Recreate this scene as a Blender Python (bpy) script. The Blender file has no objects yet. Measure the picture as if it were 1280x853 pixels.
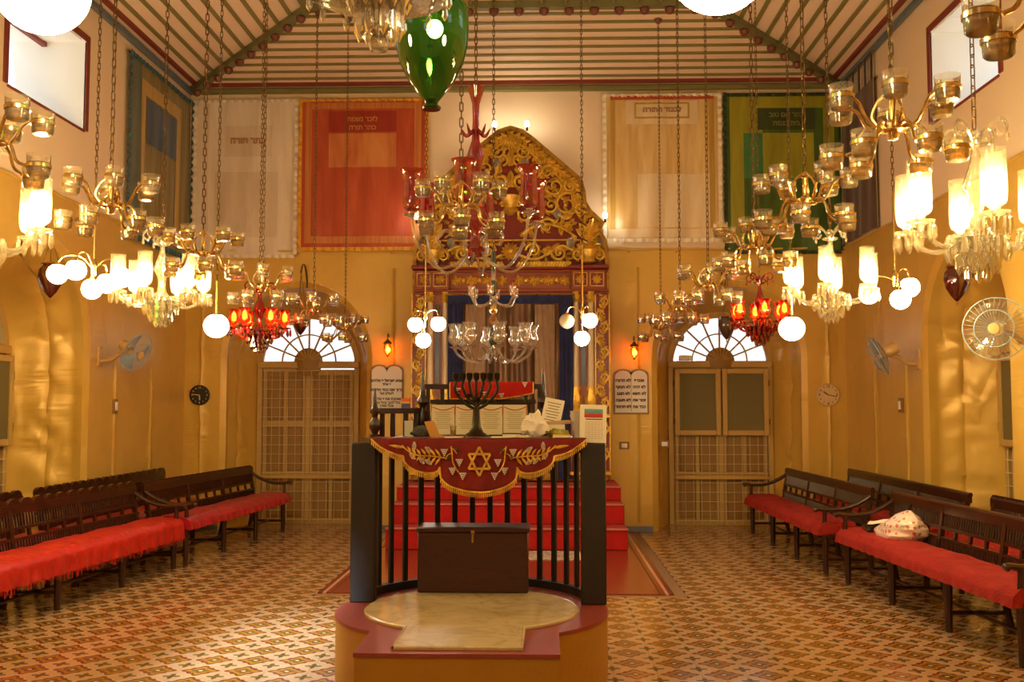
import bpy, math, random
from math import sin, cos, pi, sqrt, atan2, radians
from mathutils import Vector, Matrix, noise
random.seed(7)
scene = bpy.context.scene
COL = scene.collection
# ---------------------------------------------------------------- camera, world, exposure
cam_d = bpy.data.cameras.new('camera'); cam = bpy.data.objects.new('camera', cam_d); COL.objects.link(cam)
cam_d.sensor_width = 36.0; cam_d.lens = 36.0; cam_d.clip_start = 0.05
cam.location = (0, 0, 1.55); cam.rotation_euler = (radians(90 + 3.643), 0, radians(1.786))
scene.camera = cam
world = bpy.data.worlds.new('overcast_sky'); scene.world = world; world.use_nodes = True
bg = world.node_tree.nodes['Background']; bg.inputs[0].default_value = (0.93, 0.97, 1.0, 1); bg.inputs[1].default_value = .62
vs = scene.view_settings
vs.view_transform = 'Standard'; vs.look = 'None'; vs.gamma = 1.0; vs.use_curve_mapping = False; vs.exposure = 1.4
try:
    scene.cycles.transparent_max_bounces = 48
    scene.cycles.caustics_reflective = False
    scene.cycles.caustics_refractive = False
except Exception: pass

# ---------------------------------------------------------------- room dimensions (metres)
XL, XR, YB, YF = -4.58, 3.78, 12.9, -2.2
AX = -0.41                      # axis of the hall
ZC = 5.65                       # top of the side walls
ZFAB = 3.54                     # top of the satin covering
HIP = 2.0; ZTOP = 5.95          # sloping border of the ceiling

# ---------------------------------------------------------------- helpers
def lin(c):
    if isinstance(c, str):
        c = c.lstrip('#'); c = [int(c[i:i+2], 16)/255 for i in (0, 2, 4)]
        c = [x/12.92 if x <= .04045 else ((x+.055)/1.055)**2.4 for x in c]
    return (c[0], c[1], c[2], 1)

class NT:
    """small helper to write node trees"""
    def __init__(s, name):
        s.m = bpy.data.materials.new(name); s.m.use_nodes = True; s.t = s.m.node_tree
        s.t.nodes.clear(); s.out = s.n('ShaderNodeOutputMaterial')
    def n(s, typ, **kw):
        nd = s.t.nodes.new(typ)
        for k, v in kw.items(): setattr(nd, k, v)
        return nd
    def put(s, sock, v):
        if v is None: return
        if hasattr(v, 'is_output'): s.t.links.new(v, sock)
        elif isinstance(v, str): sock.default_value = lin(v)
        else:
            try: sock.default_value = v
            except Exception: sock.default_value = tuple(v)[:3] if len(v) > 3 else tuple(v) + (1,)
    def math(s, op, a, b=None, c=None):
        nd = s.n('ShaderNodeMath', operation=op); s.put(nd.inputs[0], a); s.put(nd.inputs[1], b)
        if c is not None: s.put(nd.inputs[2], c)
        return nd.outputs[0]
    def mix(s, f, a, b):
        nd = s.n('ShaderNodeMix', data_type='RGBA'); s.put(nd.inputs[0], f); s.put(nd.inputs[6], a); s.put(nd.inputs[7], b)
        return nd.outputs[2]
    def coord(s, which='Object', scale=(1, 1, 1), loc=(0, 0, 0)):
        tc = s.n('ShaderNodeTexCoord'); mp = s.n('ShaderNodeMapping'); s.t.links.new(tc.outputs[which], mp.inputs[0])
        mp.inputs['Scale'].default_value = scale; mp.inputs['Location'].default_value = loc
        return mp.outputs[0]
    def noise(s, vec, scale, detail=3, rough=.55, dist=0):
        nd = s.n('ShaderNodeTexNoise'); s.t.links.new(vec, nd.inputs['Vector']); nd.inputs['Scale'].default_value = scale
        nd.inputs['Detail'].default_value = detail; nd.inputs['Roughness'].default_value = rough; nd.inputs['Distortion'].default_value = dist
        return nd.outputs[0]
    def ramp(s, f, stops):
        nd = s.n('ShaderNodeValToRGB'); s.t.links.new(f, nd.inputs[0]); e = nd.color_ramp.elements
        while len(e) < len(stops): e.new(.5)
        for el, (p, c) in zip(e, stops): el.position = p; el.color = lin(c)
        return nd.outputs[0]
    def bump(s, h, strength=.3, dist=.02):
        nd = s.n('ShaderNodeBump'); s.t.links.new(h, nd.inputs['Height']); nd.inputs['Strength'].default_value = strength
        nd.inputs['Distance'].default_value = dist
        return nd.outputs[0]
    def bsdf(s, col, rough=.5, metal=0, normal=None, **kw):
        b = s.n('ShaderNodeBsdfPrincipled'); s.put(b.inputs['Base Color'], col); s.put(b.inputs['Roughness'], rough)
        s.put(b.inputs['Metallic'], metal)
        if normal is not None: s.t.links.new(normal, b.inputs['Normal'])
        for k, v in kw.items(): s.put(b.inputs[k.replace('_', ' ')], v)
        return b.outputs[0]
    def done(s, sh):
        s.t.links.new(sh, s.out.inputs[0]); return s.m

def mat(name, col, rough=.5, metal=0, var=.12, vscale=8, bump=0, bscale=60, stretch=(1, 1, 1), **kw):
    t = NT(name); v = t.coord('Object', stretch)
    a = lin(col); d = tuple(x*(1-var) for x in a[:3]) + (1,); l = tuple(min(1, x*(1+var)) for x in a[:3]) + (1,)
    f = t.noise(v, vscale)
    c = t.mix(f, d, l)
    nb = t.bump(t.noise(v, bscale, 2), bump) if bump else None
    return t.done(t.bsdf(c, rough, metal, nb, **kw))

def glassy(name, tint, gloss=.12, trans=0.0, rough=.03, frost=None):
    """thin clear or tinted glass: straight see-through plus a fresnel reflection"""
    t = NT(name)
    tr = t.n('ShaderNodeBsdfTransparent'); tr.inputs[0].default_value = lin(tint)
    gl = t.n('ShaderNodeBsdfGlossy'); gl.inputs['Roughness'].default_value = rough
    base = tr.outputs[0]
    if trans:
        tl = t.n('ShaderNodeBsdfTranslucent'); tl.inputs[0].default_value = lin(frost or tint)
        df = t.n('ShaderNodeBsdfDiffuse'); df.inputs[0].default_value = lin(frost or tint)
        ad = t.n('ShaderNodeMixShader'); ad.inputs[0].default_value = .4
        t.t.links.new(tl.outputs[0], ad.inputs[1]); t.t.links.new(df.outputs[0], ad.inputs[2])
        m0 = t.n('ShaderNodeMixShader'); m0.inputs[0].default_value = trans
        t.t.links.new(base, m0.inputs[1]); t.t.links.new(ad.outputs[0], m0.inputs[2]); base = m0.outputs[0]
    fr = t.n('ShaderNodeFresnel'); fr.inputs[0].default_value = 1.45
    f = t.math('MINIMUM', t.math('ADD', t.math('MULTIPLY', fr.outputs[0], .9), gloss), .9)
    mx = t.n('ShaderNodeMixShader'); t.t.links.new(f, mx.inputs[0]); t.t.links.new(base, mx.inputs[1]); t.t.links.new(gl.outputs[0], mx.inputs[2])
    return t.done(mx.outputs[0])

def emit(name, col, strength):
    t = NT(name); e = t.n('ShaderNodeEmission'); e.inputs[0].default_value = lin(col); e.inputs[1].default_value = strength
    return t.done(e.outputs[0])

class MB:
    """collects geometry for ONE mesh"""
    def __init__(s): s.v = []; s.f = []; s.uv = None; s.mi = None
    def add(s, vs, fs):
        o = len(s.v); s.v += [tuple(p) for p in vs]; s.f += [tuple(i+o for i in f) for f in fs]; return s
    def box(s, c, d, rot=None, bev=0):
        cx, cy, cz = c; hx, hy, hz = d[0]/2, d[1]/2, d[2]/2
        b = min(bev, hx*.45, hy*.45, hz*.45)
        vs = []; fs = []
        if b <= 0:
            vs = [(x*hx, y*hy, z*hz) for x in (-1, 1) for y in (-1, 1) for z in (-1, 1)]
            fs = [(0, 1, 3, 2), (4, 6, 7, 5), (0, 4, 5, 1), (2, 3, 7, 6), (0, 2, 6, 4), (1, 5, 7, 3)]
        else:
            idx = {}
            for x in (-1, 1):
                for y in (-1, 1):
                    for z in (-1, 1):
                        for ax in range(3):
                            p = [x*(hx-b), y*(hy-b), z*(hz-b)]; p[ax] = (x*hx, y*hy, z*hz)[ax]
                            idx[(x, y, z, ax)] = len(vs); vs.append(tuple(p))
            def face(l):
                p = [Vector(vs[i]) for i in l]; n = (p[1]-p[0]).cross(p[2]-p[0]); ce = sum(p, Vector())/len(p)
                fs.append(tuple(l) if n.dot(ce) > 0 else tuple(reversed(l)))
            for ax in range(3):
                o = [a for a in range(3) if a != ax]
                for sg in (-1, 1):
                    l = []
                    for a, b2 in ((-1, -1), (1, -1), (1, 1), (-1, 1)):
                        k = [0, 0, 0]; k[ax] = sg; k[o[0]] = a; k[o[1]] = b2; l.append(idx[(*k, ax)])
                    face(l)
                for a in (-1, 1):
                    for b2 in (-1, 1):
                        l = []
                        for sg, axx in ((-1, o[0]), (1, o[0]), (1, o[1]), (-1, o[1])):
                            k = [0, 0, 0]; k[ax] = sg; k[o[0]] = a; k[o[1]] = b2; l.append(idx[(*k, axx)])
                        face(l)
            for x in (-1, 1):
                for y in (-1, 1):
                    for z in (-1, 1): face([idx[(x, y, z, a)] for a in range(3)])
        if rot is not None: vs = [rot @ Vector(p) for p in vs]
        return s.add([(p[0]+cx, p[1]+cy, p[2]+cz) for p in vs], fs)
    def lathe(s, prof, n=16, c=(0, 0, 0), M=None, cap=True, a0=0, a1=2*pi, flute=0, nf=0):
        full = abs(a1-a0-2*pi) < 1e-6; m = n if full else n+1
        vs = []; fs = []
        for r, z in prof:
            for k in range(m):
                a = a0 + (a1-a0)*k/n; rr = r*(1+flute*cos(nf*a)) if flute else r
                p = Vector((rr*cos(a), rr*sin(a), z))
                if M is not None: p = M @ p
                vs.append((p[0]+c[0], p[1]+c[1], p[2]+c[2]))
        for i in range(len(prof)-1):
            for k in range(n):
                k2 = (k+1) % m if full else k+1
                fs.append((i*m+k, i*m+k2, (i+1)*m+k2, (i+1)*m+k))
        if cap and full:
            if prof[0][0] > 1e-5: fs.append(tuple(range(m-1, -1, -1)))
            if prof[-1][0] > 1e-5: fs.append(tuple((len(prof)-1)*m+k for k in range(m)))
        return s.add(vs, fs)
    def ball(s, c, r, n=16, k=10, sq=1):
        return s.lathe([(max(1e-6, r*sin(pi*i/k)), -r*sq*cos(pi*i/k)) for i in range(k+1)], n, c, cap=False)
    def tube(s, pts, r, n=8, cap=True, up=(0, 0, 1)):
        pts = [Vector(p) for p in pts]; N = len(pts)
        rs = r if isinstance(r, (list, tuple)) else [r]*N
        vs = []; fs = []; prev = None
        for i, p in enumerate(pts):
            t = (pts[min(i+1, N-1)]-pts[max(i-1, 0)])
            t = t.normalized() if t.length > 1e-9 else Vector((0, 0, 1))
            if prev is None:
                u = Vector(up)
                if abs(t.dot(u)) > .95: u = Vector((1, 0, 0)) if abs(t.x) < .9 else Vector((0, 1, 0))
                a = (u - t*u.dot(t)).normalized()
            else:
                a = (prev - t*prev.dot(t)); a = a.normalized() if a.length > 1e-6 else prev
            prev = a; b = t.cross(a)
            for k in range(n):
                an = 2*pi*k/n; vs.append(p + (a*cos(an)+b*sin(an))*rs[i])
        for i in range(N-1):
            for k in range(n):
                k2 = (k+1) % n; fs.append((i*n+k, i*n+k2, (i+1)*n+k2, (i+1)*n+k))
        if cap: fs.append(tuple(range(n-1, -1, -1))); fs.append(tuple((N-1)*n+k for k in range(n)))
        return s.add(vs, fs)
    def strip(s, pts, w, th, up=(0, 0, 1)):
        """rectangular-section bar along a path"""
        pts = [Vector(p) for p in pts]; N = len(pts); vs = []; fs = []
        for i, p in enumerate(pts):
            t = (pts[min(i+1, N-1)]-pts[max(i-1, 0)]).normalized(); u = Vector(up); b = t.cross(u).normalized(); u = b.cross(t)
            for x, y in ((-1, -1), (1, -1), (1, 1), (-1, 1)): vs.append(p + b*x*w/2 + u*y*th/2)
        for i in range(N-1):
            for k in range(4): fs.append((i*4+k, i*4+(k+1) % 4, (i+1)*4+(k+1) % 4, (i+1)*4+k))
        fs.append((3, 2, 1, 0)); fs.append(tuple((N-1)*4+k for k in range(4)))
        return s.add(vs, fs)
    def prism(s, poly, M, th):
        """polygon (a,b) extruded by th along local c, M maps (a,b,c) to space"""
        n = len(poly); vs = [M(a, b, 0) for a, b in poly] + [M(a, b, th) for a, b in poly]
        fs = [tuple(range(n-1, -1, -1)), tuple(range(n, 2*n))] + [(i, (i+1) % n, n+(i+1) % n, n+i) for i in range(n)]
        return s.add(vs, fs)
    def grid(s, fn, nu, nv):
        vs = [fn(i/nu, j/nv) for j in range(nv+1) for i in range(nu+1)]
        fs = [(j*(nu+1)+i, j*(nu+1)+i+1, (j+1)*(nu+1)+i+1, (j+1)*(nu+1)+i) for j in range(nv) for i in range(nu)]
        return s.add(vs, fs)

def mesh(mb, name, m, smooth=True, angle=40):
    me = bpy.data.meshes.new(name); me.from_pydata(mb.v, [], mb.f)
    for x in (m if isinstance(m, (list, tuple)) else [m]): me.materials.append(x)
    if mb.mi: me.polygons.foreach_set('material_index', mb.mi)
    me.update()
    if smooth:
        me.polygons.foreach_set('use_smooth', [True]*len(me.polygons))
        try: me.set_sharp_from_angle(angle=radians(angle))
        except Exception: pass
    return me
def link(name, me, parent=None, loc=None, rot=None):
    o = bpy.data.objects.new(name, me); COL.objects.link(o)
    if parent is not None: o.parent = parent
    if loc is not None: o.location = loc
    if rot is not None: o.rotation_euler = rot
    return o
def obj(name, mb, m, parent=None, smooth=True, loc=None, rot=None, angle=40):
    return link(name, mesh(mb, name, m, smooth, angle), parent, loc, rot)
def tag(o, label=None, cat=None, group=None, kind=None):
    for k, v in (('label', label), ('category', cat), ('group', group), ('kind', kind)):
        if v: o[k] = v
    return o
def thing(name, label, cat, loc=(0, 0, 0), rz=0, group=None):
    o = bpy.data.objects.new(name, None); COL.objects.link(o); o.location = loc; o.rotation_euler = (0, 0, rz); o.empty_display_size = .1
    return tag(o, label, cat, group)
KIDS = {}
def copy_tree(o, parent=None, loc=None, rz=None, label=None):
    c = o.copy(); COL.objects.link(c)
    if parent is not None: c.parent = parent
    if loc is not None: c.location = loc
    if rz is not None: c.rotation_euler = (0, 0, rz)
    if label: c['label'] = label
    for ch in o.children: copy_tree(ch, c)
    return c
def bez(p, n=10):
    """smooth curve through control polygon (Catmull-Rom)"""
    p = [Vector(x) for x in p]; q = [p[0]*2-p[1]] + p + [p[-1]*2-p[-2]]; out = []
    for i in range(1, len(q)-2):
        for k in range(n):
            t = k/n; a, b, c, d = q[i-1], q[i], q[i+1], q[i+2]
            out.append(.5*((2*b)+(c-a)*t+(2*a-5*b+4*c-d)*t*t+(3*b-a-3*c+d)*t**3))
    out.append(p[-1]); return out
def ceil_z(x, y):
    t = min(x-XL, XR-x, YB-y, y-YF)
    return ZC + (ZTOP-ZC)*min(1, t/HIP)
# low sun through an unseen high opening, added to cast the floor patch
sun_d = bpy.data.lights.new('sun', 'SUN'); sun_d.energy = 6.5; sun_d.angle = radians(3.0); sun_d.color = (.70, .85, 1.0)
sun = bpy.data.objects.new('sun', sun_d); COL.objects.link(sun); sun.location = (-1.5, -6, 6)
_d = Vector((.16, 8.85, -3.95)); sun.rotation_euler = _d.to_track_quat('-Z', 'Y').to_euler()
# ---------------------------------------------------------------- materials
def satin(name, col, zs):
    t = NT(name); v = t.coord('Object', (1, 1, 1)); v2 = t.coord('Object', (1.2, 1.2, 9)); v3 = t.coord('Object', (2.2, 2.2, 1.0))
    big = t.noise(v, .9, 2, .4, .3); hor = t.noise(v2, 1.0, 2, .5, .35); blot = t.noise(v3, 1.3, 1, .5, .5)
    msk = t.math('MULTIPLY', t.math('MAXIMUM', t.math('SUBTRACT', blot, .47), 0.0), 4.0)
    h = t.math('ADD', t.math('MULTIPLY', big, 1.0), t.math('MULTIPLY', t.math('MULTIPLY', hor, msk), zs))
    weave = t.noise(t.coord('Object', (60, 60, 160)), 1, 1)
    h2 = t.math('ADD', h, t.math('MULTIPLY', weave, .012))
    a = lin(col); c = t.mix(t.noise(v, 2.5, 3), tuple(x*.86 for x in a[:3])+(1,), tuple(min(1, x*1.12) for x in a[:3])+(1,))
    return t.done(t.bsdf(c, .36, .12, t.bump(h2, .32, .05), Sheen_Weight=.03, Sheen_Roughness=.4, Specular_IOR_Level=.38))
M_satin = satin('gold_satin', '#d6ac4e', .8)
M_satin2 = satin('gold_satin_gathered', '#d4ab4c', 1.6)
M_plaster = mat('cream_plaster', '#ead0ac', .85, var=.04, vscale=2, bump=.06, bscale=90)
M_white = mat('whitewash', '#f2efe6', .85, var=.03, vscale=3)
M_ceil = mat('pale_ceiling_board', '#ecd2b8', .6, var=.05, vscale=4, stretch=(1, 6, 1))
M_olive = mat('olive_batten', '#827a44', .5, var=.15, vscale=6)
M_green_beam = mat('grey_green_beam', '#74724a', .5, var=.15, vscale=5)
M_redline = mat('red_brown_paint', '#7c2f1d', .55, var=.12)
M_blueline = mat('grey_blue_paint', '#6e7a80', .55, var=.1)
M_boss = mat('brown_boss', '#6a3420', .4)
M_iron = mat('dark_chain_iron', '#6a5028', .45, .6, var=.3, vscale=60)
def brass_mat(name, col, r):
    t = NT(name); v = t.coord('Object'); f = t.noise(v, 25, 3)
    c = t.ramp(f, [(.3, col), (.75, '#b98f48')])
    return t.done(t.bsdf(c, t.math('ADD', t.math('MULTIPLY', f, .2), r), 1.0))
M_brass = brass_mat('polished_brass', '#f4da94', .10)
M_brass2 = brass_mat('old_brass', '#c9a058', .2)
def gold_leaf(name, col, dark):
    t = NT(name); v = t.coord('Object'); f = t.noise(v, 14, 4, .6); g = t.noise(v, 70, 2)
    return t.done(t.bsdf(t.ramp(f, [(.28, dark), (.55, col)]), .38, .45, t.bump(g, .25, .01)))
M_gold = gold_leaf('gilded_wood', '#ecc04c', '#b48a26')
M_gold_thread = gold_leaf('gold_thread', '#f0bf4e', '#b07a22')
M_arkred = mat('red_lacquered_wood', '#7a1f12', .35, var=.25, vscale=6, bump=.1, bscale=25)
M_arkbrown = mat('red_brown_painted_wood', '#93451c', .4, var=.25, vscale=9, bump=.1, bscale=40)
def wood_mat(name, a, b, rough, sc=(1, 1, 1)):
    t = NT(name); v = t.coord('Object', sc); w = t.noise(v, 6, 5, .65, 1.5)
    return t.done(t.bsdf(t.ramp(w, [(.3, a), (.7, b)]), rough, 0, t.bump(w, .1, .004), Coat_Weight=.15, Coat_Roughness=.3))
M_ebony = wood_mat('dark_polished_wood', '#1d0d06', '#3a1a0c', .3, (1, 1, 6))
M_black = wood_mat('black_brown_wood', '#120a06', '#241308', .6, (6, 6, 1))
M_bench = wood_mat('dark_bench_wood', '#241006', '#45200e', .28, (1, 5, 1))
M_chest = wood_mat('reddish_chest_wood', '#2a0f0a', '#46190f', .38, (1, 5, 5))
M_doorp = mat('yellowed_door_paint', '#96702f', .5, var=.12, vscale=5, bump=.08, bscale=30, stretch=(4, 4, 1))
M_frame = mat('cream_frame_paint', '#bd9a50', .5, var=.1, vscale=6)
M_grille = mat('pale_grille_paint', '#cfc196', .4)
M_meshs = None
def screen_mat():
    t = NT('insect_screen'); v = t.coord('Object', (160, 160, 160)); n = t.noise(v, 1, 1)
    tr = t.n('ShaderNodeBsdfTransparent'); tr.inputs[0].default_value = lin('#b0a070')
    b = t.bsdf(t.mix(n, '#6e6338', '#8a7c48'), .7)
    mx = t.n('ShaderNodeMixShader'); mx.inputs[0].default_value = .82; t.t.links.new(tr.outputs[0], mx.inputs[1]); t.t.links.new(b, mx.inputs[2])
    return t.done(mx.outputs[0])
M_meshs = screen_mat()
def red_cloth(name, a, b, rough, sh, bscale=30, bs=.2):
    t = NT(name); v = t.coord('Object'); f = t.noise(v, 7, 4, .6); g = t.noise(v, bscale, 3)
    return t.done(t.bsdf(t.ramp(f, [(.3, a), (.7, b)]), rough, 0, t.bump(g, bs, .012), Sheen_Weight=sh, Sheen_Roughness=.35))
M_satinred = red_cloth('red_satin_cover', '#a81408', '#c62810', .36, .04, 18, .6)
M_crimson = red_cloth('crimson_satin_cover', '#a0121a', '#be2230', .30, .05, 14, .6)
M_fuzzy = red_cloth('red_chenille_cover', '#921004', '#b02208', .9, .0, 70, 1.0)
M_velvet = red_cloth('wine_velvet', '#6d0d0a', '#86140e', .8, .12, 120, .3)
M_carpet = red_cloth('red_step_carpet', '#a40d05', '#b81508', .95, .05, 140, .5)
M_redfloor = mat('red_oxide_floor', '#8c3a26', .2, var=.12, vscale=3)
M_redpaint = mat('worn_red_cement', '#8a3a30', .35, var=.16, vscale=4, bump=.05)
M_ochre = mat('ochre_painted_plaster', '#a67416', .5, var=.12, vscale=6, bump=.12, bscale=40)
def marble_mat():
    t = NT('cream_marble'); v = t.coord('Object'); f = t.noise(v, 3.5, 6, .65, 2.5)
    return t.done(t.bsdf(t.ramp(f, [(.25, '#98825a'), (.48, '#bfa87c'), (.8, '#ccb68c')]), .25))
M_marble = marble_mat()
M_glass = glassy('clear_glass', '#f6f1e2', .10)
M_cupglass = glassy('tumbler_glass', '#fbf5e6', .06, .20, .08, '#fff0d0')
M_crystal = glassy('cut_crystal', '#fdf8ec', .22, .16, .05, '#fff6e0')
M_shade = glassy('etched_hurricane_glass', '#fffaf0', .05, .14, .05, '#fff4d6')
M_oil = glassy('amber_lamp_oil', '#e6cb92', .05, .30, .05, '#d8b470')
M_redglass = glassy('ruby_glass', '#d02a14', .10, .10, .05, '#d82414')
M_cran = glassy('cranberry_glass', '#d04a4c', .12, .35, .04, '#d83a48')
M_greenglass = glassy('bottle_green_glass', '#2a6210', .06, .012, .03, '#2f7a14')
M_teal = glassy('teal_glass', '#3f8a86', .15, .3, .05, '#3f9a94')
M_amber = glassy('amber_glass', '#d08a18', .15, .4, .05, '#e09a20')
M_stemgreen = glassy('green_stem_glass', '#2f8a48', .15, .3, .05, '#2f9a50')
M_maroon = glassy('maroon_mottled_glass', '#6a1410', .10, .5, .05, '#84281c')
M_mauve = glassy('mauve_glass', '#7a6250', .10, .6, .05, '#8a7262')
LAMP = '#ffd9a0'
M_globe = emit('lit_opal_globe', '#ffe4a6', 34)
M_globe_big = emit('lit_large_opal_globe', '#ffecb8', 20)
M_globe_white = emit('lit_white_globe', '#fff6e0', 20)
M_bulb = emit('lit_candle_bulb', '#ffde94', 165)
M_redbulb = emit('dim_orange_bulb', '#ffb050', 45)
M_greenbulb = emit('lit_bulb_in_green_jar', '#f4ffe0', 420)
M_tinybulb = emit('tiny_white_bulb', '#fff4d8', 40)
M_opal_off = mat('unlit_opal_globe', '#c9b48a', .2, var=.05)
M_paper = mat('aged_paper', '#e6d3ae', .8, var=.08, vscale=12)
M_paperw = mat('white_paper', '#efe4cf', .8, var=.05, vscale=12)
M_ink = mat('dark_ink', '#33261c', .8)
M_plastic = mat('cream_plastic', '#cbb890', .4, var=.04)
M_blackplastic = mat('black_plastic', '#15110d', .35)
# ================================================================ THE SETTING
# ---- floor: patterned cement tiles
def tile_mat():
    t = NT('patterned_cement_tile')
    tc = t.n('ShaderNodeUVMap'); sp = t.n('ShaderNodeSeparateXYZ'); t.t.links.new(tc.outputs[0], sp.inputs[0])
    u = t.math('SUBTRACT', t.math('MULTIPLY', sp.outputs[0], 2.0), 1.0); v = t.math('SUBTRACT', t.math('MULTIPLY', sp.outputs[1], 2.0), 1.0)
    def polar(a, b):
        r = t.math('SQRT', t.math('ADD', t.math('MULTIPLY', a, a), t.math('MULTIPLY', b, b))); th = t.math('ARCTAN2', b, a); return r, th
    r, th = polar(u, v)
    c4 = t.math('COSINE', t.math('MULTIPLY', th, 4.0)); c8 = t.math('COSINE', t.math('MULTIPLY', th, 8.0))
    def lt(a, b): return t.math('LESS_THAN', a, b)
    R1 = t.math('ADD', t.math('ADD', .73, t.math('MULTIPLY', c4, .11)), t.math('MULTIPLY', c8, .07))
    au = t.math('SUBTRACT', 1.0, t.math('ABSOLUTE', u)); av = t.math('SUBTRACT', 1.0, t.math('ABSOLUTE', v))
    rc, tc2 = polar(au, av); cc = t.math('COSINE', t.math('MULTIPLY', tc2, 4.0))
    col = t.mix(t.noise(t.coord('Object'), 40, 2), '#c09a70', '#cfab82')
    col = t.mix(lt(rc, t.math('ADD', .40, t.math('MULTIPLY', cc, .10))), col, '#cda87c')
    col = t.mix(lt(rc, t.math('ADD', .30, t.math('MULTIPLY', cc, .12))), col, '#4c4f1e')
    col = t.mix(lt(rc, .09), col, '#8c3a1c')
    col = t.mix(lt(r, t.math('ADD', R1, .06)), col, '#d2b084')
    col = t.mix(lt(r, R1), col, '#7c3420')
    col = t.mix(lt(r, t.math('SUBTRACT', R1, .20)), col, '#a87a28')
    col = t.mix(lt(r, t.math('ADD', .34, t.math('MULTIPLY', c4, .08))), col, '#8e5420')
    col = t.mix(lt(r, t.math('ADD', .24, t.math('MULTIPLY', c4, .08))), col, '#4f5220')
    col = t.mix(lt(r, .10), col, '#e0cfa8')
    wear = t.noise(t.coord('Generated', (3, 3, 3)), 6, 4)
    col = t.mix(t.math('MULTIPLY', wear, .35), col, '#96703f')
    oi = t.n('ShaderNodeObjectInfo')
    rough = t.math('ADD', .09, t.math('MULTIPLY', wear, .10))
    return t.done(t.bsdf(col, rough, 0, None, Specular_IOR_Level=.6))
M_tile = tile_mat()
M_grout = mat('tile_joint_cement', '#8a6a48', .7)
T = 0.2545; TX0, TY0 = 0.528, 6.06
flo = obj('floor', MB().box(((XL+XR)/2, (YB+1.0+YF)/2, -.06), (XR-XL+2.2, YB+1.0-YF, .10)), M_grout, smooth=False); tag(flo, kind='structure')
def tile_geo(mb, cx, cy, uvs):
    h = T/2-.0008; b = .0014; z1 = 0.0; zb = -.012
    vs = [(cx+x*h, cy+y*h, zb) for x, y in ((-1, -1), (1, -1), (1, 1), (-1, 1))] + [(cx+x*h, cy+y*h, z1-b) for x, y in ((-1, -1), (1, -1), (1, 1), (-1, 1))] \
       + [(cx+x*(h-b), cy+y*(h-b), z1) for x, y in ((-1, -1), (1, -1), (1, 1), (-1, 1))]
    fs = [(8, 9, 10, 11)]
    for k in range(4): k2 = (k+1) % 4; fs += [(k, k2, 4+k2, 4+k), (4+k, 4+k2, 8+k2, 8+k)]
    mb.add(vs, fs)
    for f in fs:
        for i in f: uvs.append(((vs[i][0]-cx)/T+.5, (vs[i][1]-cy)/T+.5))
def set_uv(me, uvs):
    l = me.uv_layers.new(name='UVMap'); l.data.foreach_set('uv', [c for p in uvs for c in p])
mb = MB(); uvs = []; tile_geo(mb, 0, 0, uvs); tile_me = mesh(mb, 'floor_tile', M_tile, smooth=False); set_uv(tile_me, uvs)
RX0, RX1, RY0 = -1.89, 1.07, 8.60          # red oxide inlay in front of the ark steps
near = []; rest = []
for i in range(int((XL-TX0)/T)-4, int((XR-TX0)/T)+5):
    for j in range(int((YF-TY0)/T)-1, int((YB+.75-TY0)/T)+1):
        x, y = TX0+i*T, TY0+j*T
        inroom = XL-.02 < x < XR+.02 and y < YB
        inrec = (YB <= y and (-4.1 < x < -2.1 or 1.3 < x < 3.3)) or (8.0 < y < 10.5 and XL-.75 < x < XR+.75)
        if not (inroom or inrec): continue
        if RX0 < x < RX1 and y > RY0: continue
        c = (x+.031*y)/max(.1, y); vis = y > 5.75 and -.505 < c < .505 and not (-1.15 < x < .32 and y < 6.6) and x > -3.4
        (near if vis and len(near) < 100000 else rest).append((x, y, vis))
near.sort(key=lambda p: p[1]); rest += near[300:]; near = near[:300]
for x, y, _ in near: link('floor_tile', tile_me, flo, (x, y, 0), (0, 0, random.choice((0, pi/2, pi, -pi/2))))
mb = MB(); uvs = []
for x, y, _ in rest: tile_geo(mb, x, y, uvs)
me = mesh(mb, 'floor_tiling', M_tile, smooth=False); set_uv(me, uvs); o = link('floor_tiling', me, flo); o['kind'] = 'stuff'
mb = MB().box(((RX0+RX1)/2, (RY0+YB)/2, -.009), (RX1-RX0-.24, YB-RY0, .018)); obj('red_floor_panel', mb, M_redfloor, flo, False)
M_bord = mat('pale_pink_border_strip', '#cf9a76', .25, var=.08); M_bord2 = mat('dark_red_border_strip', '#7c2f1e', .25, var=.1)
for sx, s in ((RX0, 1), (RX1, -1)):
    for off, w, m_ in ((.02, .04, M_bord2), (.055, .03, M_bord), (.09, .04, M_redfloor)):
        obj('border_strip', MB().box((sx+s*off, (RY0+YB)/2, -.009), (w-.002, YB-RY0, .018)), m_, flo, False)
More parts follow.
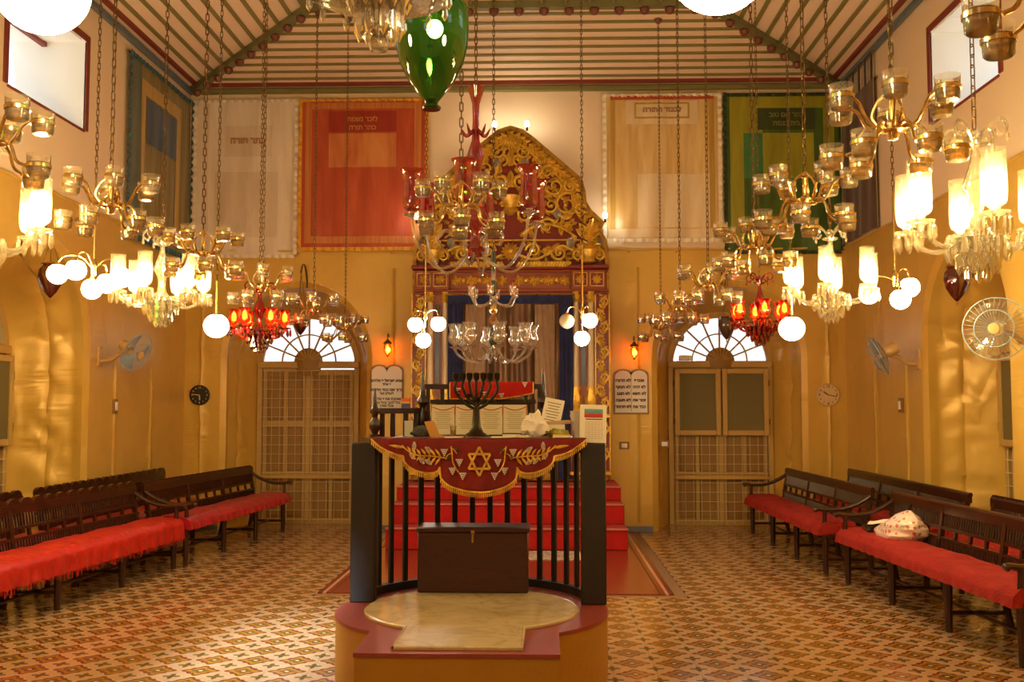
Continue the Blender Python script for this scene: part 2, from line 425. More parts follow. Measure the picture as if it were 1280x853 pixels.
# ---- openings
RF, ZS, RB, ZSB, DEP = 0.97, 2.17, 0.68, 2.10, 0.70
def arc_pts(sc, r, zs, n=20):
    return [(sc-r, -.05)] + [(sc+r*cos(pi-pi*k/n), zs+r*sin(pi*k/n)) for k in range(n+1)] + [(sc+r, -.05)]
def band(mb, mp, s0, s1, z0, z1, arches=(), rects=()):
    """flat wall from s0 to s1 with arched or rectangular holes"""
    holes = sorted([(c-r, c+r, 'a', c, r, zs) for c, r, zs in arches] + [(a, b, 'r', p, q, 0) for a, b, p, q in rects])
    s = s0; q = lambda a, b, c, d: mb.add([mp(*a), mp(*b), mp(*c), mp(*d)], [(0, 1, 2, 3)])
    for h in holes:
        q((s, z0), (h[0], z0), (h[0], z1), (s, z1))
        if h[2] == 'a':
            p = arc_pts(h[3], h[4], h[5])[1:-1]
            for a, b in zip(p, p[1:]): q(a, b, (b[0], z1), (a[0], z1))
        else:
            q((h[0], z0), (h[1], z0), (h[1], h[3]), (h[0], h[3])); q((h[0], h[4]), (h[1], h[4]), (h[1], z1), (h[0], z1))
        s = h[1]
    q((s, z0), (s1, z0), (s1, z1), (s, z1))
def reveal(mp, sc, seed, zs=None):
    a = arc_pts(sc, RF, ZS, 24); b = arc_pts(sc, RB, ZSB, 24)
    def dens(p):
        o = [p[0]]; 
        for k in range(1, 15): o.append((p[0][0]+(p[1][0]-p[0][0])*k/15, p[0][1]+(p[1][1]-p[0][1])*k/15))
        o += p[1:-1]
        for k in range(1, 15): o.append((p[-2][0]+(p[-1][0]-p[-2][0])*k/15, p[-2][1]+(p[-1][1]-p[-2][1])*k/15))
        return o + [p[-1]]
    def fine(p):
        o = []
        for x, y in zip(p, p[1:]): o += [((x[0]*(3-k)+y[0]*k)/3, (x[1]*(3-k)+y[1]*k)/3) for k in range(3)]
        return o + [p[-1]]
    a = fine(dens(a)); b = fine(dens(b)); N = len(a)-1; W = 24
    def fn(u, v):
        i = min(N, int(round(u*N))); s = a[i][0]*(1-v)+b[i][0]*v; z = a[i][1]*(1-v)+b[i][1]*v
        edge = sin(pi*v)
        n1 = noise.noise(Vector((v*2.2+seed, z*5.5, s*.7+seed))); n2 = noise.noise(Vector((v*1.2-seed, z*13, seed*2+s)))
        seamw = math.exp(-((v-.5)/.22)**2); n3 = noise.noise(Vector((seed+3, z*11+1.5*noise.noise(Vector((v*4, z*3, seed))), v*1.5)))
        fold_ = noise.noise(Vector((v*3+seed, z*4.5-v*2.5, seed)))
        d = edge*(.010*n1+.020*fold_*(.3+seamw)+.042*seamw*max(-.2, n3)+.012*n2) - .018*math.exp(-((v-.5)/.03)**2)
        roll = .05*math.exp(-((v-.09)/.06)**2) if v > 0 else 0      # padded edge roll where the cloth turns the corner
        vx, vz = s-sc, max(0, z-ZS); l = sqrt(vx*vx+vz*vz)+1e-6
        return mp(s - vx/l*(d+roll), z - vz/l*(d+roll), v*(DEP+.012) - .012 - roll*.5)
    return MB().grid(fn, N, W)

def door_unit(name, root, screens, gap=False):
    """double door with grille, fanlight and optional insect screens, at the back of an arched recess; local x right, y outwards"""
    r = RB; zs = ZSB
    fr = MB()
    for s in (-1, 1): fr.box((s*(r-.03), .0, zs/2), (.07, .10, zs), bev=.008)
    fr.box((0, -.01, zs+.0), (2*r, .12, .09), bev=.01); obj('door_frame', fr, M_frame, root)
    mb_ = MB(); pts = [(cos(pi*k/24)*(r-.025), 0, zs+sin(pi*k/24)*(r-.025)) for k in range(25)]
    mb_.strip(pts, .08, .06, up=(0, 1, 0)); obj('arch_frame', mb_, M_frame, root)
    zf = zs+.045
    fan = MB()
    for k in range(1, 8):
        a = pi*k/8; fan.strip([(cos(a)*.12, 0, zf+sin(a)*.10), (cos(a)*(r-.04), 0, zf+sin(a)*(r-.07))], .022, .03, up=(0, 1, 0))
    for rr in (.36,): fan.strip([(cos(pi*k/24)*rr, 0, zf+sin(pi*k/24)*rr) for k in range(25)], .018, .028, up=(0, 1, 0))
    obj('fanlight_bars', fan, M_frame, root)
    hub = MB().lathe([(.19, 0), (.19, .03), (.15, .05), (.06, .06), (.0001, .062)], 24, (0, -.02, zf-.01), Matrix.Rotation(pi/2, 3, 'X'))
    obj('fanlight_hub', hub, M_doorp, root)
    ribs = MB()
    for k in range(1, 10):
        a = pi*k/10; ribs.tube([(cos(a)*.05, -.085, zf+sin(a)*.05), (cos(a)*.18, -.06, zf+sin(a)*.17)], .008, 5)
    obj('hub_ribs', ribs, M_frame, root)
    for k in range(8):
        a0, a1 = pi*k/8, pi*(k+1)/8; n = 5
        arc = [(cos(a0+(a1-a0)*q/n)*(r-.03), zf+sin(a0+(a1-a0)*q/n)*(r-.06)) for q in range(n+1)]
        arc2 = [(cos(a1+(a0-a1)*q/2)*.12, zf+sin(a1+(a0-a1)*q/2)*.12) for q in range(3)]
        obj('pane', MB().prism(arc+arc2, lambda a, b, c: (a, c+.015, b), .004), M_pane, root, False)
    # two leaves with recessed panels
    for s in (-1, 1):
        w = r-.07; x0 = s*(w/2+.004); top = zs-.03-(.04 if gap and s > 0 else 0)
        lf = MB().box((x0, .02, top/2+.005), (w-.004, .03, top-.01))
        leaf = obj('door_leaf', lf, M_doorp, root, False)
        for zc, hh in ((.33, .52), (.98, .62), (1.66, .62)):
            for cx in (x0-w*.21, x0+w*.21):
                obj('door_panel', MB().box((cx, .0, zc), (w*.30, .022, hh-.06), bev=.009), M_doorp, leaf)
        rails = MB()
        for zz in (.03, .65, 1.32, top-.03): rails.box((x0, -.004, zz), (w, .022, .075), bev=.006)
        obj('leaf_rails', rails, M_frame, leaf)
        st = MB()
        for cx in (x0-w/2+.035, x0+w/2-.035, x0): st.box((cx, -.006, top/2), (.05, .022, top-.02), bev=.005)
        obj('leaf_stiles', st, M_frame, leaf)
    obj('meeting_stile', MB().box((0, -.005, zs/2-.02), (.07, .06, zs-.06), bev=.008), M_frame, root)
    g = MB(); nx = 12; x1 = r-.10
    for k in range(nx): x = -x1+2*x1*k/(nx-1); g.tube([(x, -.07, .02), (x, -.07, zs-.06)], .0042, 5)
    for k in range(17): z = .06+k*(zs-.14)/16; g.tube([(-x1-.03, -.078, z), (x1+.03, -.078, z)], .0042, 5)
    obj('grille', g, M_grille, root)
    mid = MB().box((0, -.085, .62), (2*x1+.06, .03, .05), bev=.006); obj('grille_rail', mid, M_frame, root)
    if screens:
        for s in (-1, 1):
            w = r-.08; cx = s*(w/2+.01); z0, z1 = 1.17, 2.04; f = MB(); bw = .065
            for xx in (cx-w/2+bw/2, cx+w/2-bw/2): f.box((xx, -.12, (z0+z1)/2), (bw, .035, z1-z0), bev=.006)
            for zz in (z0+bw/2, z1-bw/2): f.box((cx, -.12, zz), (w-2*bw, .034, bw), bev=.006)
            fo = obj('screen_frame', f, M_frame, root)
            obj('insect_screen', MB().box((cx, -.118, (z0+z1)/2), (w-2*bw+.01, .004, z1-z0-2*bw+.01)), M_meshs, fo, False)
        hg = MB()
        for s in (-1, 1):
            for zz in (1.35, 1.85): hg.tube([(s*(r-.065), -.125, zz-.04), (s*(r-.065), -.125, zz+.04)], .011, 8)
        obj('hinge', hg, M_iron, root)
    return root
M_pane = glassy('fanlight_glass', '#ffffff', .03, .15, .05, '#ffffff')
mpB = lambda s, z, w=0: (s, YB+w, z)
mpL = lambda s, z, w=0: (XL-w, s, z)
mpR = lambda s, z, w=0: (XR+w, s, z)
DXL, DXR = -3.14, 2.32          # door centres in the back wall
WYL, WYR = 9.19, 9.36           # arched window centres in the side walls
CLER = (8.45, 9.92, 4.30, 5.20)
NEARC = [(4.6, 6.0, 4.30, 5.20), (.8, 2.2, 4.30, 5.20)]
mb = MB(); band(mb, mpB, XL, XR, ZFAB, ZC+.02)
wb = obj('wall_back', mb, M_plaster, smooth=False); tag(wb, kind='structure')
mb = MB(); band(mb, lambda s, z: mpB(s, z, -.012), XL, XR, -.05, ZFAB, [(DXL, RF, ZS), (DXR, RF, ZS)]); obj('satin_covering', mb, M_satin, wb, False)
for c, sd in ((DXL, 1.3), (DXR, 4.1)): obj('arch_reveal', reveal(mpB, c, sd), M_satin2, wb)
for nm, mp, wy, sd in (('wall_left', mpL, WYL, 7.7), ('wall_right', mpR, WYR, 11.9)):
    mb = MB(); band(mb, mp, YF, YB, ZFAB, ZC+.02, (), NEARC[::-1] + [CLER])
    w_ = obj(nm, mb, M_plaster, smooth=False); tag(w_, kind='structure')
    mb = MB(); band(mb, lambda s, z: mp(s, z, -.012), YF, YB, -.05, ZFAB, [(wy, RF, ZS)]); obj('satin_covering', mb, M_satin, w_, False)
    obj('arch_reveal', reveal(mp, wy, sd), M_satin2, w_)
    sg = -1 if nm == 'wall_left' else 1
    for (s0, s1, z0, z1) in [CLER] + NEARC:
        mb = MB(); d = .75
        for (a, b) in (((s0, z0), (s1, z0)), ((s1, z0), (s1, z1)), ((s1, z1), (s0, z1)), ((s0, z1), (s0, z0))):
            mb.add([mp(*a), mp(*b), mp(*b, d), mp(*a, d)], [(0, 1, 2, 3)])
        rv = obj('window_recess', mb, M_white, w_, False)
        if s0 == CLER[0]:
            for k in range(4):
                yy = s0+.2+k*.34
                obj('soffit_board', MB().box(mp(yy, z1-.008, d/2), (d-.02, .325, .014)), M_white, w_, False)
            obj('lintel_strip', MB().box(mp((s0+s1)/2, z1-.03, .42), (.05, s1-s0-.02, .045)), M_redline, w_, False)
    s0, s1, z0, z1 = CLER
    win = thing('window_%d' % (3 if sg < 0 else 4), None, None, mp((s0+s1)/2, z0)); tag(win, kind='structure')
    cy = (s0+s1)/2; bw = .07
    for nm2, c, dm in (('frame_side', (0, s0-bw/2-cy, (z1-z0)/2), (.03, bw, z1-z0)), ('frame_side', (0, s1+bw/2-cy, (z1-z0)/2), (.03, bw, z1-z0)),
                       ('frame_head', (0, 0, z1-z0+bw/2), (.03, s1-s0+2*bw, bw)), ('frame_sill', (0, 0, -.012), (.03, s1-s0, .024))):
        obj(nm2, MB().box(c, dm, bev=.005), M_redline, win)
mb = MB(); band(mb, lambda s, z: (s, YF, z), XL, XR, -.05, ZC+.02, (), [(-2.38, -1.42, 3.5, 4.4)]); tag(obj('wall_front', mb, M_plaster, smooth=False), kind='structure')  # unseen wall; its opening is added and sized for the sun patch
# doors and arched windows
d1 = thing('door_1', None, None, (DXL, YB+DEP, 0)); tag(d1, kind='structure'); door_unit('door_1', d1, False, True)
d2 = thing('door_2', None, None, (DXR, YB+DEP, 0)); tag(d2, kind='structure'); door_unit('door_2', d2, True)
w1 = thing('window_1', None, None, (XL-DEP, WYL, 0), pi/2); tag(w1, kind='structure'); door_unit('window_1', w1, True)
w2 = thing('window_2', None, None, (XR+DEP, WYR, 0), -pi/2); tag(w2, kind='structure'); door_unit('window_2', w2, True)
# satin seams: puckered strips that run up the walls
def seam(parent, mp, s, z0, z1, seed):
    def fn(u, v):
        z = z0+(z1-z0)*v; q = (u-.5)*2; sx = .012*noise.noise(Vector((z*4, seed, 1)))
        ridge = .016*math.exp(-(q/.10)**2); puck = .5+.5*noise.noise(Vector((seed, z*17+2*noise.noise(Vector((z*5, q, seed))), q*.8)))
        act = max(0, .35+noise.noise(Vector((z*1.7, seed, 9)))); env = (1-q*q)*(1-abs(q))
        return mp(s+q*.13+sx*(1-q*q), z, -.0135-ridge*(1-abs(q))-.032*puck*env*act*min(1, v*8, (1-v)*8))
    obj('satin_seam', MB().grid(fn, 16, int((z1-z0)*60)), M_satin2, parent)
WL, WR = bpy.data.objects['wall_left'], bpy.data.objects['wall_right']
for s in (10.75, 11.75): seam(WL, mpL, s, .1, 2.0, s); seam(WR, mpR, s, .1, 2.0, s+5)
for s in (-1.9, 1.18, 3.55, -4.35): seam(wb, mpB, s, .1, 3.3, s)
# scalloped rope edge along the top of the satin
def swag_edge(parent, mp, s0, s1, seed):
    pts = [Vector(mp(s0+(s1-s0)*k/160, ZFAB-.01+.018*noise.noise(Vector((k*.22, seed, 0))), -.02)) for k in range(161)]
    obj('satin_top_hem', MB().tube(pts, [.016+.007*noise.noise(Vector((k*.5, seed, 3))) for k in range(161)], 6), M_satin2, parent)
swag_edge(wb, mpB, XL+.02, XR-.02, 1); swag_edge(WL, mpL, 3, YB-.03, 2); swag_edge(WR, mpR, 3, YB-.03, 3)
nm_ = 0
for a in range(14):
    x = XL+.25+a*.6
    if abs(x-AX) < 1.4: continue
    obj('tack', MB().ball((x, YB-.045, ZFAB-.05), .012, 8, 6), M_brass2, wb)
bs = MB()
for a, b in ((XL, DXL-RF), (DXL+RF, AX-1.35), (AX+1.35, DXR-RF), (DXR+RF, XR)): bs.box(((a+b)/2, YB-.02, .03), (b-a, .03, .06))
tag(obj('baseboard_back', bs, M_blueline, smooth=False), kind='structure')
# ---- ceiling
cx0, cx1, cy0, cy1 = XL+HIP, XR-HIP, YF+HIP, YB-HIP
mb = MB(); P8 = [(XL, YF, ZC), (XR, YF, ZC), (XR, YB, ZC), (XL, YB, ZC), (cx0, cy0, ZTOP), (cx1, cy0, ZTOP), (cx1, cy1, ZTOP), (cx0, cy1, ZTOP)]
mb.add(P8, [(0, 4, 5, 1), (1, 5, 6, 2), (2, 6, 7, 3), (3, 7, 4, 0), (4, 7, 6, 5)])
ceil = obj('ceiling', mb, M_ceil, smooth=False); tag(ceil, kind='structure')
def batten(t, side, w, th, m, name='batten', dz=0):
    z = ZC+(ZTOP-ZC)*t/HIP-th/2+.004+dz
    if side == 'b': c = ((XL+XR)/2, YB-t, z); d = (XR-XL-2*t, w, th)
    else:
        x = XL+t if side == 'l' else XR-t; c = (x, (YF+YB)/2, z); d = (w, YB-YF-2*t, th)
    obj(name, MB().box(c, d), m, ceil, False)
for k in range(10):
    t = .28+k*.185
    for sd in 'blr': batten(t, sd, .045, .022, M_olive)
for sd in 'blr':
    batten(.14, sd, .05, .04, M_redline, 'red_moulding')
n_t = 1
for nm, c, d, m_ in (('b', ((XL+XR)/2, YB-.03, ZC-.045), (XR-XL, .06, .07), M_olive), ('l', (XL+.03, (YF+YB)/2, ZC-.045), (.06, YB-YF, .07), M_blueline), ('r', (XR-.03, (YF+YB)/2, ZC-.045), (.06, YB-YF, .07), M_blueline)):
    tag(obj('trim_%d' % n_t, MB().box(c, d, bev=.012), m_), kind='structure'); n_t += 1
def beam(a, b, w=.09, h=.10): return MB().strip([a, b], w, h)
boss_me = mesh(MB().lathe([(.001, -.05), (.03, -.045), (.05, -.015), (.055, .01), (.035, .035), (.03, .06)], 12), 'boss', M_boss)
def beam_line(a, b, n, skip0=False):
    o = obj('ceiling_beam', beam(a, b), M_green_beam, ceil, False)
    for k in range(n):
        f = (k+.5)/n; link('boss', boss_me, ceil, tuple(a[i]*(1-f)+b[i]*f-(.075 if i == 2 else 0) for i in range(3)))
zb = -.03
beam_line((cx0, cy1, ZTOP+zb), (cx1, cy1, ZTOP+zb), 16)
beam_line((XL+.05, YB-.05, ZC+zb), (cx0, cy1, ZTOP+zb), 10); beam_line((XR-.05, YB-.05, ZC+zb), (cx1, cy1, ZTOP+zb), 10)
for x in (cx0, cx1): obj('ceiling_beam', beam((x, cy0, ZTOP+zb), (x, cy1, ZTOP+zb)), M_green_beam, ceil, False)
for k in range(1, 17): 
    x = cx0+(cx1-cx0)*k/17; obj('batten', MB().box((x, (cy0+cy1)/2, ZTOP-.02), (.035, cy1-cy0, .05)), M_olive, ceil, False)
# ================================================================ BIMAH (reading platform)
BX, BY = -.42, 6.0
# platform
pf = thing('bimah_platform', 'round red topped platform with ochre sides and a front step', 'platform', (BX, BY, 0))
def keyhole(r, hw, fy, n=40):
    a0 = math.asin(min(1, hw/r)); pts = [(-hw, fy)]
    pts += [(hw, fy)]
    k0 = -pi/2+a0; k1 = 3*pi/2-a0
    pts += [(r*cos(k0+(k1-k0)*k/n), r*sin(k0+(k1-k0)*k/n)) for k in range(n+1)]
    return pts
obj('platform_body', MB().prism(keyhole(.785, .49, -1.085), lambda a, b, c: (a, b+.04, c), .365), M_ochre, pf, angle=30)
obj('platform_top', MB().prism(keyhole(.79, .495, -1.09), lambda a, b, c: (a, b+.04, .352+c), .02), M_redpaint, pf, angle=30)
mp_ = obj('marble_slab', MB().prism(keyhole(.60, .305, -.97), lambda a, b, c: (a, b, .372+c), .018), M_marble, pf, angle=30)
kp = keyhole(.607, .31, -.975); 
obj('slab_moulding', MB().tube([(a, b, .380) for a, b in kp+kp[:1]], .012, 6, False), M_marble, mp_)
# railing with reading desk
RC = 6.20; RR = .70
rl = thing('bimah_railing', 'dark curved wooden railing with reading desk on the red platform', 'railing', (BX, RC, .372))
for sx, y0 in ((-.675, .0), (.715, -.03)):
    obj('post', MB().box((sx, .05+y0, .478), (.15, .09, .956), bev=.006), M_black, rl)
N = 14
for k in range(N):
    a = radians(-63+126*k/(N-1)); x, y = RR*sin(a), RR*cos(a)*.98
    obj('slat', MB().box((0, 0, .475), (.036, .022, .95), bev=.003), M_black, rl, loc=(x, y, 0), rot=(0, 0, -a))
ring = [(RR*sin(radians(-80+160*k/40)), RR*cos(radians(-80+160*k/40))*.98, .025) for k in range(41)]
obj('base_rail', MB().strip(ring, .06, .05), M_black, rl)
ring2 = [(RR*sin(radians(-80+160*k/40)), RR*cos(radians(-80+160*k/40))*.98, .92) for k in range(41)]
obj('upper_rail', MB().strip(ring2, .06, .06), M_black, rl)
half = [(-.63, -.03), (.66, -.03)] + [(.735*cos(pi*k/30), .735*sin(pi*k/30)*.98+.06) for k in range(2, 29)]
obj('desk_top', MB().prism(half, lambda a, b, c: (a, b, .955+c), .028), M_ebony, rl, angle=30)
# raised gallery at the back of the desk
def turned(h, r):
    return [(r*.9, 0), (r*.9, .05*h), (r*.5, .08*h), (r*1.0, .2*h), (r*.95, .3*h), (r*.45, .4*h), (r*.55, .46*h), (r*.95, .5*h), (r*.95, .54*h), (r*.5, .6*h), (r*.35, .75*h), (r*.12, .97*h), (.001, h)]
def gp(a, z): return (RR*sin(radians(a)), RR*cos(radians(a))*.9, z)
ZD = .983
obj('finial_post', MB().lathe(turned(.31, .036), 14, (-.635, .18, ZD)), M_ebony, rl)
for sx in (-1, 1):
    obj('finial_post', MB().lathe(turned(.44, .042), 14, (sx*.40+.015, .58, ZD)), M_ebony, rl)
obj('gallery_rail', MB().strip([(-.635, .18, ZD+.165), (-.55, .36, ZD+.165), (-.40, .57, ZD+.165)], .035, .035), M_ebony, rl)
for px, py in ((-.60, .25), (-.55, .36), (-.48, .46), (-.425, .54)):
    obj('gallery_baluster', MB().box((px, py, ZD+.075), (.032, .022, .15), bev=.003), M_ebony, rl)
fr = MB()
for px in (-.35, -.255, .30, .39): fr.box((px, .60, ZD+.16), (.026, .024, .32), bev=.003)
obj('back_frame_posts', fr, M_ebony, rl)
obj('back_frame_top', MB().box((.015, .60, ZD+.325), (.82, .028, .034), bev=.004), M_ebony, rl)
obj('back_frame_rail', MB().box((.015, .605, ZD+.225), (.70, .02, .03), bev=.003), M_ebony, rl)
obj('back_board', MB().box((.02, .607, ZD+.11), (.62, .012, .20)), M_ebony, rl)
# chest
ch = thing('wooden_chest', 'dark wooden chest with small metal latch standing under the reading desk', 'chest', (-.445, 6.555, .3915))
obj('chest_body', MB().box((0, 0, .185), (.69, .24, .37), bev=.006), M_chest, ch)
obj('lid', MB().box((0, 0, .388), (.71, .26, .035), bev=.008), M_chest, ch)
lt = MB().box((0, -.128, .375), (.022, .008, .02)); lt.box((0, -.128, .335), (.014, .010, .05), bev=.002); obj('latch', lt, M_brass2, ch)
# mat and steps rug come with the ark.  Velvet cloth on the desk front
cw = thing('velvet_desk_cloth', 'wine red velvet cloth with gold star embroidery hanging from the reading desk', 'cloth', (-.39, 6.145, 1.357))
def hem(x):            # scalloped lower edge, x in [-1,1]
    a = abs(x)
    if a < .36: return -.205-.115*sqrt(max(0, 1-(a/.36)**2))*1.0
    if a < .70: u = (a-.53)/.17; return -.115-.06*sqrt(max(0, 1-u*u))*1.0-.055*(1-(a-.36)/.34)
    u = (a-.70)/.30; return -.105+.10*u**1.8
HW = .645
def cloth_f(u, v):
    x = 2*u-1; h = hem(x); z = v*h
    return (x*HW, -.012-.012*sin(x*19+1)*v*v-.006*sin(x*41)*v, z)
cl = obj('velvet_panel', MB().grid(cloth_f, 160, 14), M_velvet, cw)
m_ = cl.modifiers.new('thick', 'SOLIDIFY'); m_.thickness = .006; m_.offset = 1
obj('cloth_top', MB().grid(lambda u, v: ((2*u-1)*HW, -.012+v*.13, .004+.002*sin(u*30)), 30, 4), M_velvet, cw)
def on_cloth(x, z, out=.012):
    t = max(0, min(1, z/min(-.02, hem(x/HW)))); xx = x/HW
    return (x, -.012-.012*sin(xx*19+1)*t*t-.006*sin(xx*41)*t-out, z)
hp = [on_cloth(x*HW, hem(x)+.002) for x in [-1+2*k/200 for k in range(201)]]
obj('hem_braid', MB().tube(hp, .006, 6), M_gold_thread, cw)
bd = MB()
for k in range(0, 112):
    x = -1+2*(k+.5)/112; p = on_cloth(x*HW, hem(x)-.004)
    bd.lathe([(.001, -.026), (.0042, -.024), (.0048, -.010), (.003, 0)], 6, p)
o = obj('bead_fringe', bd, M_gold_thread, cw); o['kind'] = 'stuff'
# star
st = MB(); R_ = .078; sc_ = (0.005, -.135)
for s in (1, -1):
    tri = [(R_*sin(2*pi*k/3), s*R_*cos(2*pi*k/3)) for k in range(3)]
    pts = [on_cloth(sc_[0]+a*.95, sc_[1]+b*1.1, .018+.004*s) for a, b in tri]
    for k in range(3): st.strip([pts[k], pts[(k+1) % 3]], .013, .010, up=(0, -1, 0))
obj('embroidered_star', st, M_gold_thread, cw)
M_pearl = mat('pearl_beads', '#d8c8c0', .25, var=.1); M_leafdk = mat('dark_green_thread', '#3a3a14', .6)
def leaf(mb, x, z, ang, l, w):
    n = 7; pts = []
    ce = [(x+cos(ang)*l*k/n, z+sin(ang)*l*k/n) for k in range(n+1)]
    vs = []; fs = []
    for k, (a, b) in enumerate(ce):
        t = k/n; ww = w*sin(pi*min(1, t*.92+.06))
        for s in (-1, 0, 1): vs.append(on_cloth(a-sin(ang)*ww*s*.5, b+cos(ang)*ww*s*.5, .013+(.006 if s == 0 else 0)))
    for k in range(n):
        for s in range(2): fs.append((k*3+s, (k+1)*3+s, (k+1)*3+s+1, k*3+s+1))
    mb.add(vs, fs)
for s in (-1, 1):
    lv = MB()
    main = [(s*.20, -.115), (s*.28, -.105), (s*.36, -.10), (s*.42, -.075), (s*.46, -.04)]
    stem = MB().tube(bez([on_cloth(a, b, .016) for a, b in main], 6), .0045, 5)
    for k, (x, z) in enumerate([(.225, -.11), (.255, -.108), (.285, -.104), (.315, -.10), (.345, -.098), (.375, -.09), (.405, -.078)]):
        for up in (1, -1):
            if k < 6 or up > 0: leaf(lv, s*x, z, (pi/2-s*pi/2)+s*up*.95 if s > 0 else pi-up*.95, .062-.004*k, .015)
    leaf(lv, s*.44, -.055, 0.15 if s > 0 else pi-.15, .10, .02)
    obj('embroidered_branch', stem, M_gold_thread, cw); obj('embroidered_leaves', lv, M_gold_thread, cw)
    vine = MB().tube(bez([on_cloth(s*a, b, .016) for a, b in [(.165, -.045), (.158, -.09), (.155, -.13), (.14, -.17), (.12, -.20)]], 6), .0045, 5)
    vine.tube(bez([on_cloth(s*a, b, .016) for a, b in [(.165, -.05), (.14, -.075), (.13, -.09)]], 5), .003, 5)
    vine.tube(bez([on_cloth(s*a, b, .016) for a, b in [(.158, -.085), (.185, -.10), (.195, -.125)]], 5), .003, 5)
    obj('embroidered_vine', vine, M_gold_thread, cw)
    gp_ = MB()
    for gx, gz in ((.205, -.085), (.115, -.145), (.155, -.195), (.095, -.225)):
        for r_ in range(4):
            for c_ in range(4-r_): gp_.ball(on_cloth(s*(gx+(c_-(3-r_)/2)*.011), gz+.018-r_*.011, .012), .006, 6, 4)
    for lx, lz in ((.30, -.065), (.34, -.13), (.385, -.045), (.30, -.14), (.395, -.105)):
        an = (lx*40) % 1.2+.6
        for q in range(6):
            for c_ in (-1, 0, 1):
                e = c_*.0095*sin(pi*(q+.6)/6.2); l = (q-2.5)*.0085
                gp_.ball(on_cloth(s*(lx+cos(an)*l-sin(an)*e), lz+sin(an)*l+cos(an)*e, .012), .0042, 5, 4)
    obj('pearl_grapes', gp_, M_pearl, cw)
    dk = MB(); leaf(dk, s*.135, -.085, 1.2, .03, .03); leaf(dk, s*.19, -.125, 1.2, .03, .03); obj('dark_leaves', dk, M_leafdk, cw)
# ---- things on the desk (top at 1.355)
DZ = 1.3555
mn = thing('menorah', 'dark metal branched menorah on the reading desk', 'menorah', (-.42, 6.36, DZ))
b_ = MB().lathe([(.075, 0), (.07, .012), (.04, .03), (.026, .06), (.02, .12), (.018, .16)], 16); M_bronze = mat('dark_bronze', '#2e2512', .4, .7, var=.3, vscale=30)
obj('base', b_, M_bronze, mn); mn.scale = (1.12, 1.12, 1.15)
for k, rr in enumerate((.115, .075, .038, 0)):
    for s in ((-1, 1) if rr else (1,)):
        z0 = .15+.02*k
        if rr: pts = bez([(0, 0, z0), (s*rr*.55, 0, z0+.035), (s*rr, 0, z0+.10), (s*rr, 0, .305)], 6)
        else: pts = [(0, 0, .14), (0, 0, .22), (0, 0, .305)]
        br = obj('branch', MB().tube(pts, .0085, 8), M_bronze, mn)
        obj('candle_cup', MB().lathe([(.006, 0), (.016, .02), (.018, .045), (.012, .05)], 10, (s*rr, 0, .30)), M_bronze, br)
lf = MB()
for k in range(26):
    a = random.uniform(-.1, .1); z = .2+random.uniform(-.02, .05); lf.ball((a*1.1, random.uniform(-.012, .012), z), .011, 6, 4, .5)
obj('leaf_cluster', lf, M_bronze, mn)
# printed sheets on a board behind the menorah
ds = thing('prayer_board', 'wide framed board of printed prayer sheets behind the menorah', 'board', (-.42, 6.61, DZ))
tilt = Matrix.Rotation(radians(-12), 3, 'X')
def tl(x, y, z): p = tilt @ Vector((x, y, z)); return (p.x, p.y, p.z)
def tbox(mb, c, d, bev=0): mb.box(tl(*c), d, tilt, bev); return mb
obj('backing', tbox(MB(), (0, 0, .105), (.63, .012, .21), .003), M_ebony, ds)
M_blush = mat('red_festoon_print', '#c06a4a', .8)
for k in range(4):
    x = -.2325+.155*k
    sh = obj('sheet', tbox(MB(), (x, -.009, .108), (.150, .004, .195)), M_paper, ds, False)
    ln = MB()
    for q in range(9): tbox(ln, (x, -.0115, .155-q*.013), (.11-(q % 3)*.015, .0008, .0035))
    obj('printed_lines', ln, mat('faded_print', '#a89066', .8), sh, False)
    pts = [tl(x-.07+.14*j/10, -.013, .192-.022*sin(pi*j/10)) for j in range(11)]
    fe = MB().tube(pts, .0035, 5)
    fe.tube([tl(x+.0745, -.013, .195), tl(x+.0745, -.013, .14)], .0035, 5)
    obj('festoon', fe, M_blush, sh)
# small embroidered cloth over the gallery
sc2 = thing('small_velvet_cloth', 'small red embroidered cloth draped over the gallery behind the menorah', 'cloth', (-.35, 6.78, 1.695))
def f2(u, v):
    x = -.27+.55*u; dz = -.11+.055*max(0, u-.6)**1.2*2
    return (x, -.002-.03*min(1, v*8)-.006*sin(u*14)*v, .012-max(0, v-.1)*(-dz)*1.1)
c2 = obj('velvet_panel', MB().grid(f2, 40, 10), M_carpet, sc2); md = c2.modifiers.new('t', 'SOLIDIFY'); md.thickness = .005
ed = [f2(0, k/8) for k in range(9)] + [f2(k/30, 1) for k in range(31)] + [f2(1, 1-k/8) for k in range(9)]
obj('gold_edge', MB().tube([(p[0], p[1]-.006, p[2]) for p in ed], .004, 5), M_gold_thread, sc2)
pb = MB()
for gx, gz in ((.1, .55), (.42, .75), (.62, .85), (.9, .25)):
    for r_ in range(3):
        for c_ in range(3-r_): p = f2(gx+(c_-(2-r_)/2)*.02, gz-.1+r_*.12); pb.ball((p[0], p[1]-.008, p[2]), .006, 6, 4)
obj('pearl_grapes', pb, M_pearl, sc2)
# tumbler
gl = thing('drinking_glass', 'small clear tumbler beside the menorah on the reading desk', 'glass', (-.565, 6.38, DZ))
obj('tumbler', MB().lathe([(.001, .002), (.017, .002), (.020, .075), (.0185, .075), (.0155, .006), (.001, .006)], 16), M_cupglass, gl)
obj('water', MB().lathe([(.001, .007), (.0152, .007), (.0172, .045), (.001, .045)], 16), M_oil, gl)
